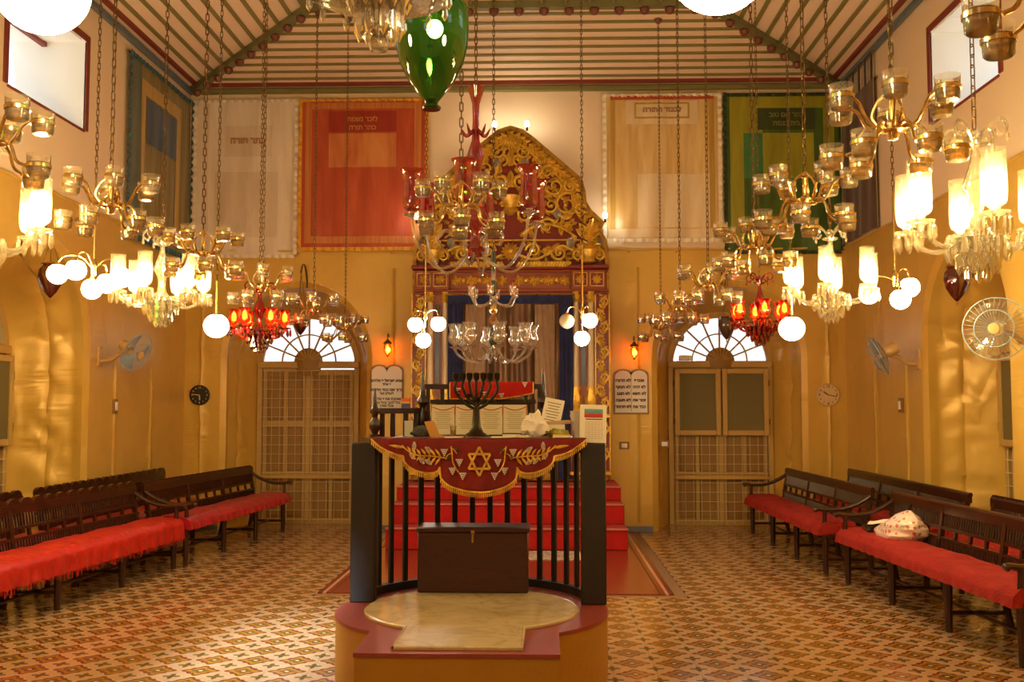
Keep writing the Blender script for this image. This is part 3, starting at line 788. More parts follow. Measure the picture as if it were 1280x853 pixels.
# cardboard sheet leaning, dark bundle, stand-up folded card
cb = MB().prism([(-.035, 0), (.055, 0), (.06, .012), (.02, .02), (-.015, .105), (-.075, .10)], lambda a, b, c: (a, c, b), .004)
tag(obj('bent_cardboard', cb, mat('tan_cardboard', '#c98f45', .8), loc=(-.66, 6.28, DZ)), 'bent tan cardboard sheet at the left of the reading desk', 'cardboard')
def lump(name, loc, r, sc, m, label, cat, seed, det=.35):
    mb = MB(); mb.ball((0, 0, 0), r, 22, 14)
    vs = []
    for p in mb.v:
        v = Vector(p); n = v.normalized() if v.length else Vector((0, 0, 1))
        d = 1+det*noise.noise(n*2.2+Vector((seed, 0, 0)))+det*.5*noise.noise(n*5+Vector((0, seed, 0)))
        w = Vector((v.x*sc[0]*d, v.y*sc[1]*d, v.z*sc[2]*d)); w.z = max(w.z, -r*sc[2]*.75); vs.append(w)
    zmin = min(v.z for v in vs); mb.v = [(v.x, v.y, v.z-zmin) for v in vs]
    return tag(obj(name, mb, m, loc=loc), label, cat)
lump('crumpled_cloth', (-.77, 6.42, DZ), .05, (1.25, .8, .8), mat('slate_cloth', '#4a4640', .8, var=.4, vscale=12), 'crumpled dark grey cloth behind the tan cardboard', 'cloth', 3)
tag(obj('folded_card', MB().box((0, 0, .05), (.055, .004, .10)), M_paperw, smooth=False, loc=(-.875, 6.62, DZ)), 'upright white card against the gallery at the far left', 'card')
for nm, c, d, m_, lb, ct in (
    ('pink_booklet', (-.545, 6.22, DZ+.006), (.11, .10, .012), mat('pink_cover', '#d8a496', .6), 'thin pink booklet below the tumbler', 'booklet'),
    ('white_pamphlet', (-.245, 6.25, DZ+.005), (.15, .11, .010), M_paperw, 'flat white pamphlet at the middle of the desk', 'pamphlet'),
    ('pale_booklet', (-.135, 6.22, DZ+.009), (.075, .09, .018), mat('rose_paper', '#d9b39c', .7), 'pale rose booklet under the white tissue paper', 'booklet'),
    ('yellow_book', (.105, 6.20, DZ+.011), (.105, .085, .022), mat('yellow_cover', '#e8a412', .5), 'small yellow book at the front edge of the desk', 'book'),
    ('dark_book', (-.20, 6.42, DZ+.013), (.12, .10, .026), mat('black_cover', '#2a241c', .6), 'flat dark book behind the white pamphlet', 'book')):
    bo = thing(nm, lb, ct, c); obj('cover', MB().box((0, 0, 0), d, bev=.002), m_, bo)
    obj('pages', MB().box((0, -.002, 0), (d[0]-.006, d[1]-.002, d[2]*.6)), M_paperw, bo, False)
M_tissue = mat('white_tissue', '#efe0d0', .75, var=.1, vscale=9, bump=.5, bscale=12)
lump('tissue_bundle', (-.055, 6.36, DZ), .075, (1.0, .8, 1.15), M_tissue, 'crumpled white tissue bundle at the right of the desk', 'tissue', 8, .42)
lump('green_bundle', (.085, 6.42, DZ), .06, (1.2, .8, .55), mat('yellow_green_cloth', '#b9ae4a', .8, var=.4, vscale=14), 'yellow green bundle behind the yellow book', 'cloth', 15, .45)
# propped sheet, box lid, bowl, calendar
ps = thing('propped_sheet', 'tilted white printed sheet above the tissue bundle', 'sheet', (.02, 6.52, DZ), 0)
tq = Matrix.Rotation(radians(-16), 3, 'X') @ Matrix.Rotation(radians(12), 3, 'Y')
def qb(mb, c, d): p = tq @ Vector(c); mb.box(p, d, tq); return mb
obj('sheet', qb(MB(), (0, 0, .155), (.125, .005, .20)), M_paperw, ps, False)
ln = MB()
for q in range(8): qb(ln, (0, -.004, .225-q*.019), (.09-(q % 3)*.012, .001, .005))
obj('printed_lines', ln, mat('grey_print', '#8a7460', .8), ps, False)
obj('easel_leg', qb(MB(), (0, .03, .09), (.02, .05, .18)), M_ebony, ps, False)
bl = thing('stacked_folder', 'pale folder lying across the pile behind the yellow book', 'folder', (.085, 6.45, DZ+.080))
obj('cover', MB().box((0, 0, .012), (.165, .09, .022), Matrix.Rotation(radians(-3), 3, 'Y'), .003), mat('buff_card', '#c9a672', .7), bl)
obj('papers', MB().box((-.01, 0, -.02), (.11, .09, .04)), M_paperw, bl, False)
bw = thing('plastic_bowl', 'whitish translucent plastic bowl beside the calendar', 'bowl', (.225, 6.44, DZ))
obj('bowl', MB().lathe([(.001, .0), (.045, .0), (.062, .16), (.066, .165), (.060, .16), (.042, .006), (.001, .006)], 20), mat('milky_plastic', '#cfc0b4', .3, var=.05), bw)
ca = thing('calendar', 'white calendar sheet with blue and red picture on the right railing post', 'calendar', (.295, 6.245, 1.329))
tq = Matrix.Rotation(radians(-5), 3, 'X') @ Matrix.Rotation(radians(1.5), 3, 'Y')
def qb2(mb, c, d): mb.box(tq @ Vector(c), d, tq); return mb
obj('sheet', qb2(MB(), (0, 0, .115), (.162, .006, .23)), M_paperw, ca, False)
def pic_mat():
    t = NT('calendar_picture'); v = t.coord('Generated'); sp = t.n('ShaderNodeSeparateXYZ'); t.t.links.new(v, sp.inputs[0])
    n = t.noise(t.coord('Object', (1, 1, 1)), 60, 3)
    f = t.math('ADD', sp.outputs[2], t.math('MULTIPLY', t.math('SUBTRACT', n, .5), .5))
    return t.done(t.bsdf(t.ramp(f, [(.3, '#b8261c'), (.5, '#c85a3a'), (.56, '#4a8aa0'), (.9, '#6a9aa0')]), .5))
obj('picture', qb2(MB(), (.002, -.0045, .178), (.112, .002, .052)), pic_mat(), ca, False)
obj('heading_bar', qb2(MB(), (.005, -.0045, .142), (.10, .002, .005)), M_ink, ca, False)
ln = MB()
for q in range(9): qb2(ln, (.005, -.0045, .125-q*.0125), (.10, .0015, .0016))
for q in range(6): qb2(ln, (-.045+q*.02, -.0045, .075), (.0014, .0015, .10))
obj('date_grid', ln, mat('faint_print', '#c8a890', .8), ca, False)
# striped box on the gallery rail
bx_ = thing('striped_box', 'small orange yellow and blue striped box on the gallery rail', 'box', (-.90, 6.665, 1.5385))
for z, h, c in ((.052, .022, '#e0632a'), (.035, .012, '#e0a83a'), (.0145, .029, '#4a4a78')):
    obj('band', MB().box((0, 0, z), (.055, .03, h)), mat('box_'+c[1:], c, .5, var=.04), bx_, False)
# ================================================================ ARK, STEPS, CURTAIN
stp = thing('ark_steps', 'three broad red carpeted steps leading up to the gilded ark', 'steps', (AX, 11.15, 0))
M_nose = mat('pinkish_nosing', '#b9685a', .7, var=.15, vscale=20)  # paler pinkish strip along the front edge of each step
for k in range(3):
    y0 = .35*k
    za, zt = (0, .235, .465, .634)[k:k+2]
    s_ = obj('step', MB().box((0, (y0+1.73)/2, (za+zt)/2), (2.62-.02*k, 1.73-y0, zt-za-.001), bev=.01), M_carpet, stp)
    obj('nosing', MB().box((0, y0+.006, zt-.010), (2.63-.02*k, .05, .022), bev=.006), M_nose, s_)
def rug_mat():
    t = NT('paisley_rug'); v = t.coord('Object'); f = t.noise(v, 9, 3, .5, 3); g = t.noise(v, 26, 2, .5, 2)
    c = t.ramp(f, [(.38, '#6a3a34'), (.46, '#d8c8b4'), (.56, '#c9b49a'), (.62, '#7a4a48')])
    return t.done(t.bsdf(t.mix(t.math('GREATER_THAN', g, .6), c, '#93625a'), .95))
rg = MB().box((0, 0, .004), (1.55, .62, .008), bev=.003)
rug = thing('doormat', 'brown and white paisley mat before the red steps', 'mat', (-.42, 10.75, 0.0)); obj('pile', rg, rug_mat(), rug)
fr = MB()
for s in (-1, 1):
    for k in range(60): fr.box((s*.785, -.3+.6*k/59, .003), (.03, .004, .003))
o = obj('fringe', fr, M_paper, rug, False); o['kind'] = 'stuff'

AY = 12.48; AZ = .647
M_arkgold = gold_leaf('brown_gilt_moulding', '#b0842c', '#76501a')
ark = thing('torah_ark', 'tall carved and gilded red ark with pointed pediment against the back wall', 'ark', (-.41, AY, AZ))
def zz(z): return z-AZ
half = [(0, 5.04), (.16, 4.99), (.30, 4.88), (.88, 4.37), (.925, 4.2), (.935, 4.08), (1.0, 3.97), (1.16, 3.82), (1.10, 3.73), (1.17, 3.62), (1.205, 3.48), (1.21, 3.3), (1.21, .65)]
outl = [(x, zz(z)) for x, z in half] + [(-x, zz(z)) for x, z in reversed(half[1:])]
obj('back_panel', MB().prism(outl, lambda a, b, c: (a, c+.14, b), .22), M_arkred, ark, angle=25)
obj('plinth', MB().box((0, .13, .05), (2.40, .30, .10), bev=.012), M_arkgold, ark)
def leaf3(mb, x, z, ang, l, w, y=0, th=.03, curl=.5):
    """acanthus blade: bent lens with a raised rib"""
    n = 6; vs = []; fs = []
    for k in range(n+1):
        t = k/n; a = ang+curl*t*t; 
        px = x+l*t*cos(ang+curl*t*.5); pz = z+l*t*sin(ang+curl*t*.5); ww = w*sin(pi*min(1, .12+t*.88))**.8
        for s in (-1, -.45, 0, .45, 1):
            dep = th*(1-abs(s))*(.6+.4*sin(pi*t)) - (th*.45 if abs(s) == .45 else 0)*.5
            vs.append((px-sin(a)*ww*s*.5, y-dep-.004, pz+cos(a)*ww*s*.5))
    for k in range(n):
        for s in range(4): fs.append((k*5+s, k*5+s+1, (k+1)*5+s+1, (k+1)*5+s))
    mb.add(vs, fs)
def spiral(cx, cz, r0, turns, dirn, a0, n=26):
    return [(cx+r0*(1-.86*k/n)*cos(a0+dirn*2*pi*turns*k/n), cz+r0*(1-.86*k/n)*sin(a0+dirn*2*pi*turns*k/n)) for k in range(n+1)]
def scroll(mb, cx, cz, r0, turns=1.4, dirn=1, a0=0, y=0, th=.02, leaves=5, lead=None):
    p = spiral(cx, cz, r0, turns, dirn, a0)
    if lead: p = [lead] + p
    mb.tube([(a, y-th*.8, b) for a, b in p], [th*(1-.55*k/len(p)) for k in range(len(p))], 6)
    mb.ball((p[-1][0], y-th, p[-1][1]), th*1.25, 8, 6)
    for k in range(leaves):
        i = int(2+k*(len(p)*.55)/max(1, leaves)); a = atan2(p[i+1][1]-p[i][1], p[i+1][0]-p[i][0])
        leaf3(mb, p[i][0], p[i][1], a-dirn*.75, r0*.75, r0*.36, y, th*1.2, dirn*.9)
# edge mouldings of the pediment
def offs(path, d):
    o = []
    for i, (x, z) in enumerate(path):
        a = path[max(0, i-1)]; b = path[min(len(path)-1, i+1)]; tx, tz = b[0]-a[0], b[1]-a[1]; l = sqrt(tx*tx+tz*tz)+1e-9
        o.append((x+tz/l*d, z-tx/l*d))
    return o
hp_ = [(x, zz(z)) for x, z in half]
fine = []
for a, b in zip(hp_[:-1], hp_[1:]):
    n = max(1, int(sqrt((a[0]-b[0])**2+(a[1]-b[1])**2)/.06)); fine += [(a[0]+(b[0]-a[0])*k/n, a[1]+(b[1]-a[1])*k/n) for k in range(n)]
fine.append(hp_[-1]); top_f = [p for p in fine if p[1] > zz(3.35)]
for s in (-1, 1):
    m1 = MB(); m1.strip([(s*x, .11, z) for x, z in offs(fine, .018)], .05, .045, up=(0, 1, 0)); obj('edge_moulding', m1, M_arkgold, ark)
    m2 = MB(); q = offs(top_f, .095)
    for i, (x, z) in enumerate(q):
        if i+1 < len(q):
            a = atan2(q[i+1][1]-z, s*(q[i+1][0]-x)); leaf3(m2, s*x, z, a+.6, .10, .06, .125, .03, .6); leaf3(m2, s*x, z, a-.6, .10, .06, .125, .03, -.6)
            m2.ball((s*x, .115, z), .016, 6, 4)
    obj('edge_foliage', m2, M_gold, ark)
    m3 = MB(); m3.tube([(s*x, .12, z) for x, z in offs(top_f, .165)], .014, 6); obj('inner_bead', m3, M_gold, ark)
# pediment foliage
for s in (-1, 1):
    m = MB(); d = s
    for cx, cz, r, tn, a0, lv in ((.12, 4.32, .09, 1.2, 1.0, 5), (.46, 4.46, .09, 1.2, .4, 5), (.74, 4.28, .08, 1.2, 2.2, 4), (.50, 4.04, .10, 1.3, 3.4, 5), (.86, 3.98, .08, 1.2, .3, 4), (.18, 3.92, .09, 1.2, 2.6, 5), (.30, 4.50, .15, 1.4, 2.2, 6), (.55, 4.28, .13, 1.3, 2.6, 6), (.70, 4.05, .15, 1.4, 1.2, 6), (.30, 4.15, .10, 1.2, 4.0, 5), (.17, 4.72, .09, 1.2, 3.0, 5), (.45, 3.78, .10, 1.2, .6, 5)):
        scroll(m, s*cx, zz(cz), r, tn, d, a0 if s > 0 else pi-a0, .12, .02, lv)
    for cx, cz, an, l in ((.52, 4.55, -.8, .22), (.70, 4.36, -1.0, .2), (.80, 4.18, -1.5, .2), (.12, 4.45, .9, .2), (.1, 4.2, .4, .16), (.62, 3.92, -.3, .16)):
        leaf3(m, s*cx, zz(cz), an if s > 0 else pi-an, l, .10, .125, .03, .7*s)
    for k in range(150):
        u, v = random.random(), random.random(); z = 3.68+1.2*v; xm = .93 if z < 4.37 else .93*(4.99-z)/.62
        x = u*max(0, xm-.14)
        if (x < .80-(z-3.68)*.25 and z < 4.10 and x < .62) or x < .03: continue
        leaf3(m, s*x, zz(z), random.uniform(0, 2*pi), random.uniform(.06, .10), .045, .13, .022, random.choice((-.8, .8)))
    obj('pediment_scroll', m, M_gold, ark)
    # long acanthus leaf above the frieze
    m = MB(); pts = bez([(s*.12, .12, zz(3.66)), (s*.35, .11, zz(3.80)), (s*.60, .11, zz(3.77)), (s*.82, .12, zz(3.64))], 8); m.tube(pts, [.03-.02*k/len(pts) for k in range(len(pts))], 6)
    for k in range(4, len(pts)-2, 3): leaf3(m, pts[k].x, pts[k].z, (pi/2 if k % 2 else -.4)+(.6 if s < 0 else -.6), .12, .06, .12, .025, -.6*s)
    obj('acanthus_spray', m, M_gold, ark)
    # urn of leaves over each pedestal
    m = MB(); cx = s*.965
    m.lathe([(.05, 0), (.09, .02), (.075, .05), (.11, .12), (.12, .17), (.09, .19)], 14, (cx, .06, zz(3.30)))
    for k in range(9):
        a = radians(-10+200*k/8); leaf3(m, cx, zz(3.46), a, .18, .09, .05, .04, .5*(1 if k > 4 else -1))
    for k in range(5):
        a = radians(50+80*k/4); leaf3(m, cx, zz(3.60), a, .27-.03*abs(k-2), .10, .04, .04, .4*(1 if k > 2 else -1))
    for q in (-1, 1): scroll(m, cx+q*.13, zz(3.40), .07, 1.2, -q, pi/2, .06, .016, 4)
    obj('acanthus_urn', m, M_gold, ark)
    # frieze
    m = MB()
    scroll(m, s*.28, zz(3.47), .095, 1.5, -s, pi if s > 0 else 0, .10, .02, 6); scroll(m, s*.60, zz(3.44), .095, 1.5, s, pi if s > 0 else 0, .10, .02, 6)
    m.tube(bez([(s*.10, .1, zz(3.42)), (s*.28, .1, zz(3.365)), (s*.45, .1, zz(3.42)), (s*.62, .1, zz(3.53)), (s*.78, .1, zz(3.47))], 6), .018, 6)
    for k in range(6): leaf3(m, s*(.42+.05*k), zz(3.42+.01*k), pi/2-s*.5, .10, .05, .11, .02, -s*.5)
    for k in range(34): leaf3(m, s*random.uniform(.12, .80), zz(random.uniform(3.37, 3.56)), random.uniform(0, 2*pi), .075, .04, .12, .02, random.choice((-.7, .7)))
    obj('frieze_scroll', m, M_gold, ark)
    # rope moulding
    m = MB()
    for k in range(18):
        x = .1+.62*k/17; m.tube([(s*(x-.02), .05, zz(3.255)), (s*(x+.02), .05, zz(3.325))], .022, 6)
    obj('rope_moulding', m, M_gold, ark)
m = MB()
for k in range(14):
    a = 2*pi*k/14; leaf3(m, .0, zz(3.46), a, .12, .055, .09, .035, 0)
m.ball((0, .07, zz(3.46)), .045, 10, 8); obj('rosette', m, M_gold, ark)
m = MB()
for z, w in ((4.05, .16), (4.35, .22), (4.62, .18), (4.82, .12)):
    for q in (-1, 1): scroll(m, q*w*.55, zz(z), w*.42, 1.2, -q, -pi/2, .12, .018, 4)
    leaf3(m, 0, zz(z-.08), pi/2, .22, .10, .12, .035, 0)
m.lathe([(.03, 0), (.10, .05), (.07, .09), (.12, .20), (.13, .24)], 12, (0, .12, zz(3.92)))
obj('crest_ornament', m, M_gold, ark)
m = MB().tube([(-.85, .11, zz(3.605)), (.85, .11, zz(3.605))], .012, 6); obj('frieze_bead', m, M_gold, ark)
M_silver = mat('silvered_leaf', '#a8a090', .35, .6, var=.15)
for s in (-1, 1):
    for x, z in ((.58, 3.93), (.74, 3.57), (1.12, 3.57), (.18, 4.58)):
        m = MB(); leaf3(m, s*x, zz(z+.06), -pi/2, .13, .10, .10, .03, 0); obj('silver_leaf', m, M_silver, ark)
# entablature
obj('entablature', MB().box((0, .10, zz(3.10)), (2.36, .14, .28), bev=.01), M_arkbrown, ark)
for z, dy, h, mm in ((3.235, .05, .03, M_arkred), (3.205, .035, .025, M_arkbrown), (2.965, .05, .03, M_arkbrown), (2.935, .03, .03, M_arkred)):
    obj('cornice_moulding', MB().box((0, .09-dy/2, zz(z)), (2.38, .16+dy, h), bev=.006), mm, ark)
for s in (-1, 1):
    obj('pedestal_block', MB().box((s*.955, .02, zz(3.09)), (.42, .20, .24), bev=.008), M_arkbrown, ark)
    obj('pedestal_cap', MB().box((s*.955, .0, zz(3.24)), (.50, .26, .05), bev=.012), M_arkred, ark)
    for q in (-1, 1):
        pn = obj('square_panel', MB().box((s*.955+q*.10, -.085, zz(3.09)), (.175, .02, .175), bev=.008), M_arkred, ark)
        m = MB()
        for k in range(8): leaf3(m, s*.955+q*.10, zz(3.09), pi*k/4, .065, .035, -.097, .02, 0)
        for a, b, c, d in ((-1, -1, 1, -1), (1, -1, 1, 1), (1, 1, -1, 1), (-1, 1, -1, -1)):
            m.tube([(s*.955+q*.10+a*.08, -.097, zz(3.09)+b*.08), (s*.955+q*.10+c*.08, -.097, zz(3.09)+d*.08)], .006, 5)
        obj('panel_rosette', m, M_gold, pn)
    m = MB()
    for k in range(7):
        x = s*(.10+.095*k); 
        if k % 2: m.ball((x, .02, zz(3.09)), .035, 10, 8)
        else:
            for q in range(6): leaf3(m, x, zz(3.09), pi*q/3+.5, .075, .04, .03, .02, .3)
        leaf3(m, x+s*.04, zz(3.05), pi/2, .09, .04, .03, .02, -.6*s); leaf3(m, x+s*.04, zz(3.13), -pi/2, .09, .04, .03, .02, .6*s)
    obj('frieze_ornament', m, M_gold, ark)
# outer carved pilasters
for s in (-1, 1):
    obj('pilaster', MB().box((s*1.125, .085, zz(1.82)), (.16, .12, 2.22), bev=.006), M_arkred, ark)
    m = MB()
    for k in range(14):
        z = .82+k*.155; q = 1 if k % 2 else -1
        scroll(m, s*1.125+q*.018, zz(z), .058, 1.35, q, -pi/2, .025, .013, 5)
        leaf3(m, s*1.125, zz(z+.06), pi/2+q*.6, .11, .06, .025, .022, -q*.7); leaf3(m, s*1.125, zz(z+.02), pi/2-q*1.2, .08, .05, .025, .022, q*.7); leaf3(m, s*1.125-q*.03, zz(z-.03), -pi/2+q*.5, .08, .045, .025, .02, q*.6)
    obj('pilaster_foliage', m, M_gold, ark)
    for e in (-.085, .085): obj('pilaster_bead', MB().tube([(s*1.125+e, .02, zz(.75)), (s*1.125+e, .02, zz(2.92))], .010, 6), M_gold, ark)
    # inner column pair
    M_shaft = mat('cream_painted_shaft', '#e0c89a', .4, var=.08)
    obj('column_backing', MB().box((s*.90, .10, zz(1.82)), (.30, .08, 2.22)), M_arkbrown, ark, False)
    for x in (.80, .985):
        c_ = obj('column', MB().lathe([(.042, 0), (.036, .5), (.033, 1.10)], 14, (s*x, .03, zz(1.80))), M_shaft, ark)
        obj('capital', MB().lathe([(.035, 0), (.05, .02), (.04, .04), (.062, .10), (.068, .13)], 12, (s*x, .03, zz(2.82)), flute=.08, nf=8), M_gold, c_)
        obj('column_base', MB().lathe([(.075, 0), (.075, .06), (.05, .09), (.07, .15), (.072, .22), (.048, .28), (.058, .33), (.045, .36)], 14, (s*x, .03, zz(1.44)), flute=.06, nf=8), M_gold, c_)
    obj('column_stripe', MB().box((s*.893, .05, zz(2.3)), (.05, .03, 1.0)), M_ebony, ark, False)
    obj('column_pedestal', MB().box((s*.90, .05, zz(1.07)), (.34, .18, .74), bev=.01), M_arkbrown, ark)
    for z in (.98, 1.2):
        m = MB()
        for k in range(8): leaf3(m, s*.90, zz(z), pi*k/4+.2, .11, .06, -.043, .03, .4)
        obj('pedestal_rosette', m, M_gold, ark)
    for z in (.74, 1.43): obj('pedestal_moulding', MB().box((s*.97, .03, zz(z)), (.50, .24, .045), bev=.01), M_gold, ark)
# tiny bulbs on the pediment
for i, (x, z) in enumerate(((-.20, 5.02), (.205, 5.02), (1.17, 3.86), (-1.17, 3.86))):
    b_ = obj('bulb_socket', MB().lathe([(.014, 0), (.016, .05)], 8, (x, .10, zz(z)-.04)), M_ebony, ark)
    obj('fairy_bulb', MB().ball((x, .10, zz(z)+.045), .028, 10, 8, 1.5), M_tinybulb, b_)
# curtain of the ark
cu = thing('ark_curtain', 'brown gauze curtain with deep blue velvet border hung across the ark', 'curtain', (-.41, 12.40, AZ))
def gauze():
    t = NT('brown_gold_gauze'); v = t.coord('Object', (14, 1, 1.2)); f = t.noise(v, 1.0, 4, .6, .5)
    return t.done(t.bsdf(t.ramp(f, [(.25, '#3e2712'), (.5, '#664626'), (.75, '#8c693c')]), .45, .25, t.bump(f, .5, .03), Sheen_Weight=.2))
def fold(x0, x1, z0, z1, amp, k, y0):
    return lambda u, v: (x0+(x1-x0)*u, y0+amp*sin(k*u+.8*sin(v*3+u*9))*(.5+.5*(1-v))+.5*amp*sin(k*.43*u+2), z0+(z1-z0)*v)
g_ = obj('gauze_panel', MB().grid(fold(-.62, .62, .02, zz(2.86), .028, 52, .055), 140, 24), gauze(), cu)
M_navy = red_cloth('navy_velvet', '#12183a', '#222a5c', .8, .5, 60, .3)
for s in (-1, 1):
    obj('velvet_side', MB().grid(fold(s*.58, s*.76, .02, zz(2.9), .018, 16, .03), 26, 20), M_navy, cu)
obj('velvet_valance', MB().grid(lambda u, v: (-.76+1.52*u, .01+.012*sin(u*70)*(1-v), zz(2.90)-.10*(1-v)-.008*abs(sin(u*40))*(1-v)), 120, 4), M_navy, cu)
obj('curtain_rod', MB().tube([(-.78, .04, zz(2.91)), (.78, .04, zz(2.91))], .014, 8), M_brass2, cu)
for s in (-1, 1):
    obj('lace_swag', MB().grid(lambda u, v: (s*(.30+.24*u+.05*(1-v)*sin(u*3)), -.03+.012*sin(u*24+v*4), zz(1.3)+(zz(2.78)-zz(1.3))*v), 30, 20), mat('lace_cloth', '#9a7c5a', .7, var=.25, vscale=12), cu)
# ================================================================ BENCHES
def cushion_geo(L, D, z0, th, skirt, seed, ruff):
    """thick loose cushion cover: top sags, front overhangs as a ragged skirt"""
    def fn(u, v):
        x = -.02+(L+.04)*u
        n = noise.noise(Vector((x*5, v*5, seed)))*.010+noise.noise(Vector((x*16, v*9, seed)))*.005*ruff
        if v < .3:                                     # skirt
            t = v/.3; wav = .012*ruff*sin(x*38+3*noise.noise(Vector((x*3, seed, 0))))*(1-t)
            zb = z0-skirt*(1+.16*noise.noise(Vector((x*22, seed, 5)))) 
            return (x, -.045-.012*(1-t)+wav, zb+(z0+th*.45-zb)*t)
        if v < .42:
            t = (v-.3)/.12; a = t*pi/2; return (x, -.045+.05*sin(a)*1.0-.0*t, z0+th*.45+th*.55*sin(a)+n)
        if v > .9:
            t = (v-.9)/.1; return (x, .005+(D-.03)*((.9-.42)/.58), z0+th*(1-t)+n*(1-t))
        t = (v-.42)/.58; return (x, .005+(D-.03)*t, z0+th+n+.012*sin(pi*t))
    mb = MB().grid(fn, int(L*60), 26)
    nu = int(L*60)+1; a = [j*nu for j in range(27)]; b = [j*nu+nu-1 for j in range(27)]
    mb.f.append(tuple(reversed(a))); mb.f.append(tuple(b)); return mb
def bench(root, L, D, legs, cush, style, skirt, seed, arms=True, zt=.80):
    zs_ = .375
    leg_f = mesh(MB().tube([(0, 0, 0), (0, 0, .03), (0, 0, .3), (0, 0, zs_)], [.024, .026, .031, .033], 8), 'leg', M_bench)
    xs = [.05+(L-.10)*k/(legs-1) for k in range(legs)]
    for x in xs:
        link('leg', leg_f, root, (x, .03, 0))
        obj('leg', MB().tube([(x, D+.05, 0), (x, D-.03, zs_), ], [.024, .03], 8), M_bench, root)
        obj('side_stretcher', MB().tube([(x, .04, .13), (x, D+.01, .13)], .015, 6), M_bench, root)
    obj('long_stretcher', MB().tube([(xs[0], D*.5, .13), (xs[-1], D*.5, .13)], .014, 6), M_bench, root)
    s_ = obj('seat_frame', MB().box((L/2, D/2, zs_-.012), (L, D, .055), bev=.008), M_bench, root)
    c_ = obj('cushion', cushion_geo(L-.02, D-.03, zs_+.012, .085, skirt, seed, 1 if style != 'plain' else .5), cush, root)
    if skirt > .08:
        fr_ = MB()
        for k in range(int(L/.016)):
            x = .01+k*.016+random.uniform(-.003, .003); l = random.uniform(.03, .06); zt_ = zs_+.012-skirt*.92
            fr_.add([(x-.005, -.062, zt_), (x+.005, -.062, zt_), (x+.004, -.060+random.uniform(-.006, .008), zt_-l), (x-.002, -.062, zt_-l)], [(0, 1, 2, 3)])
        o = obj('tassel_fringe', fr_, cush, c_); o['kind'] = 'stuff'
    # back: leans out, solid crest, two bands of spindles
    def by(z): return D-.02+.16*(z-zs_)
    posts = []
    nb = legs+1 if style == 'plain' else legs
    for x in xs: obj('back_post', MB().strip([(x, by(zs_-.03), zs_-.03), (x, by(zt-.04), zt-.04)], .045, .035, up=(0, 1, 0)), M_bench, root)
    for x in [(a+b)/2 for a, b in zip(xs, xs[1:])] + [a*.75+b*.25 for a, b in zip(xs, xs[1:])] + [a*.25+b*.75 for a, b in zip(xs, xs[1:])]:
        obj('back_strut', MB().strip([(x, by(.52), .52), (x, by(.60), .60)], .03, .022, up=(0, 1, 0)), M_bench, root)
    def rail(nm, z, h, th=.03): 
        return obj(nm, MB().strip([(0, by(z), z), (L, by(z), z)], th, h), M_bench, root)
    rail('lower_rail', .435, .02); rail('middle_rail', .52, .022); rail('upper_rail', .60, .022)
    cr = rail('crest_rail', zt-.055, .07, .034)
    sp = MB()
    for k in range(int(L/.038)):
        x = .03+k*.038; sp.tube([(x, by(.44), .44), (x, by(.515), .515)], .009, 5, False); sp.tube([(x, by(.60), .60), (x, by(zt-.09), zt-.09)], .009, 5, False)
    o = obj('spindles', sp, M_bench, root); o['kind'] = 'stuff'
    if style == 'scallop':
        n = int(L/.165); w = L/n
        sc = mesh(MB().prism([(-w*.5, 0)]+[(w*.5*.96*cos(pi-pi*k/10), .055*sin(pi*k/10)) for k in range(11)]+[(w*.5, 0)], lambda a, b, c: (a, c-.017, b-.002), .034), 'scallop', M_bench)
        for k in range(n): link('scallop', sc, cr, ((k+.5)*w, by(zt-.02), zt-.022))
    else:
        obj('crest_moulding', MB().tube([(0, by(zt-.02), zt-.018), (L, by(zt-.02), zt-.018)], .02, 8), M_bench, cr)
        if style == 'notch':
            nt = MB()
            for k in range(int(L/.06)): nt.box((.03+k*.06, by(zt), zt+.004), (.03, .03, .016))
            o = obj('notched_edge', nt, M_bench, cr); o['kind'] = 'stuff'
    if arms:
        for x in (.03, L-.03):
            pts = bez([(x, by(.72), .72), (x, D*.78, .645), (x, D*.45, .60), (x, .05, .592), (x, -.045, .60), (x, -.075, .585)], 5)
            a_ = obj('arm', MB().tube(pts, [.02]*(len(pts)-6)+[.022, .024, .026, .028, .028, .024], 8), M_bench, root)
            obj('arm_post', MB().tube([(x, .02, zs_-.02), (x, .02, .44), (x, .02, .53), (x, .025, .59)], [.03, .024, .019, .02], 8), M_bench, root)
def put_bench(p0, p1, D, legs, cush, style, skirt, seed, label, grp, **kw):
    L = sqrt((p1[0]-p0[0])**2+(p1[1]-p0[1])**2); a = atan2(p1[1]-p0[1], p1[0]-p0[0])
    r = thing('bench', label, 'bench', (p0[0], p0[1], 0), a, grp); bench(r, L, D, legs, cush, style, skirt, seed, **kw)
G1 = 'dark wooden benches along the walls'
put_bench((-3.765, 6.75), (-3.50, 9.82), .42, 4, M_satinred, 'scallop', .10, 1.0, 'dark scalloped bench with bright red frilled cover at the lower left', G1)
put_bench((-3.455, 9.90), (-3.215, 12.80), .42, 4, M_crimson, 'notch', .03, 2.0, 'dark bench with glossy crimson cushion before the left door', G1)
put_bench((2.50, 12.68), (2.575, 9.62), .42, 4, M_fuzzy, 'plain', .03, 3.0, 'dark slatted bench with red cushion beside the right door', G1)
put_bench((2.625, 9.21), (2.81, 6.22), .42, 4, M_fuzzy, 'plain', .03, 4.0, 'dark slatted bench carrying the spotted plastic bag', G1)
put_bench((-4.10, 8.98), (-4.08, 12.02), .36, 4, M_crimson, 'scallop', .02, 5.0, 'dark scalloped bench against the left wall under the wall fan', G1, arms=False)
put_bench((-4.23, 7.20), (-4.21, 8.78), .27, 3, M_crimson, 'scallop', .02, 6.0, 'dark scalloped bench against the left wall below the arched window', G1, arms=False)
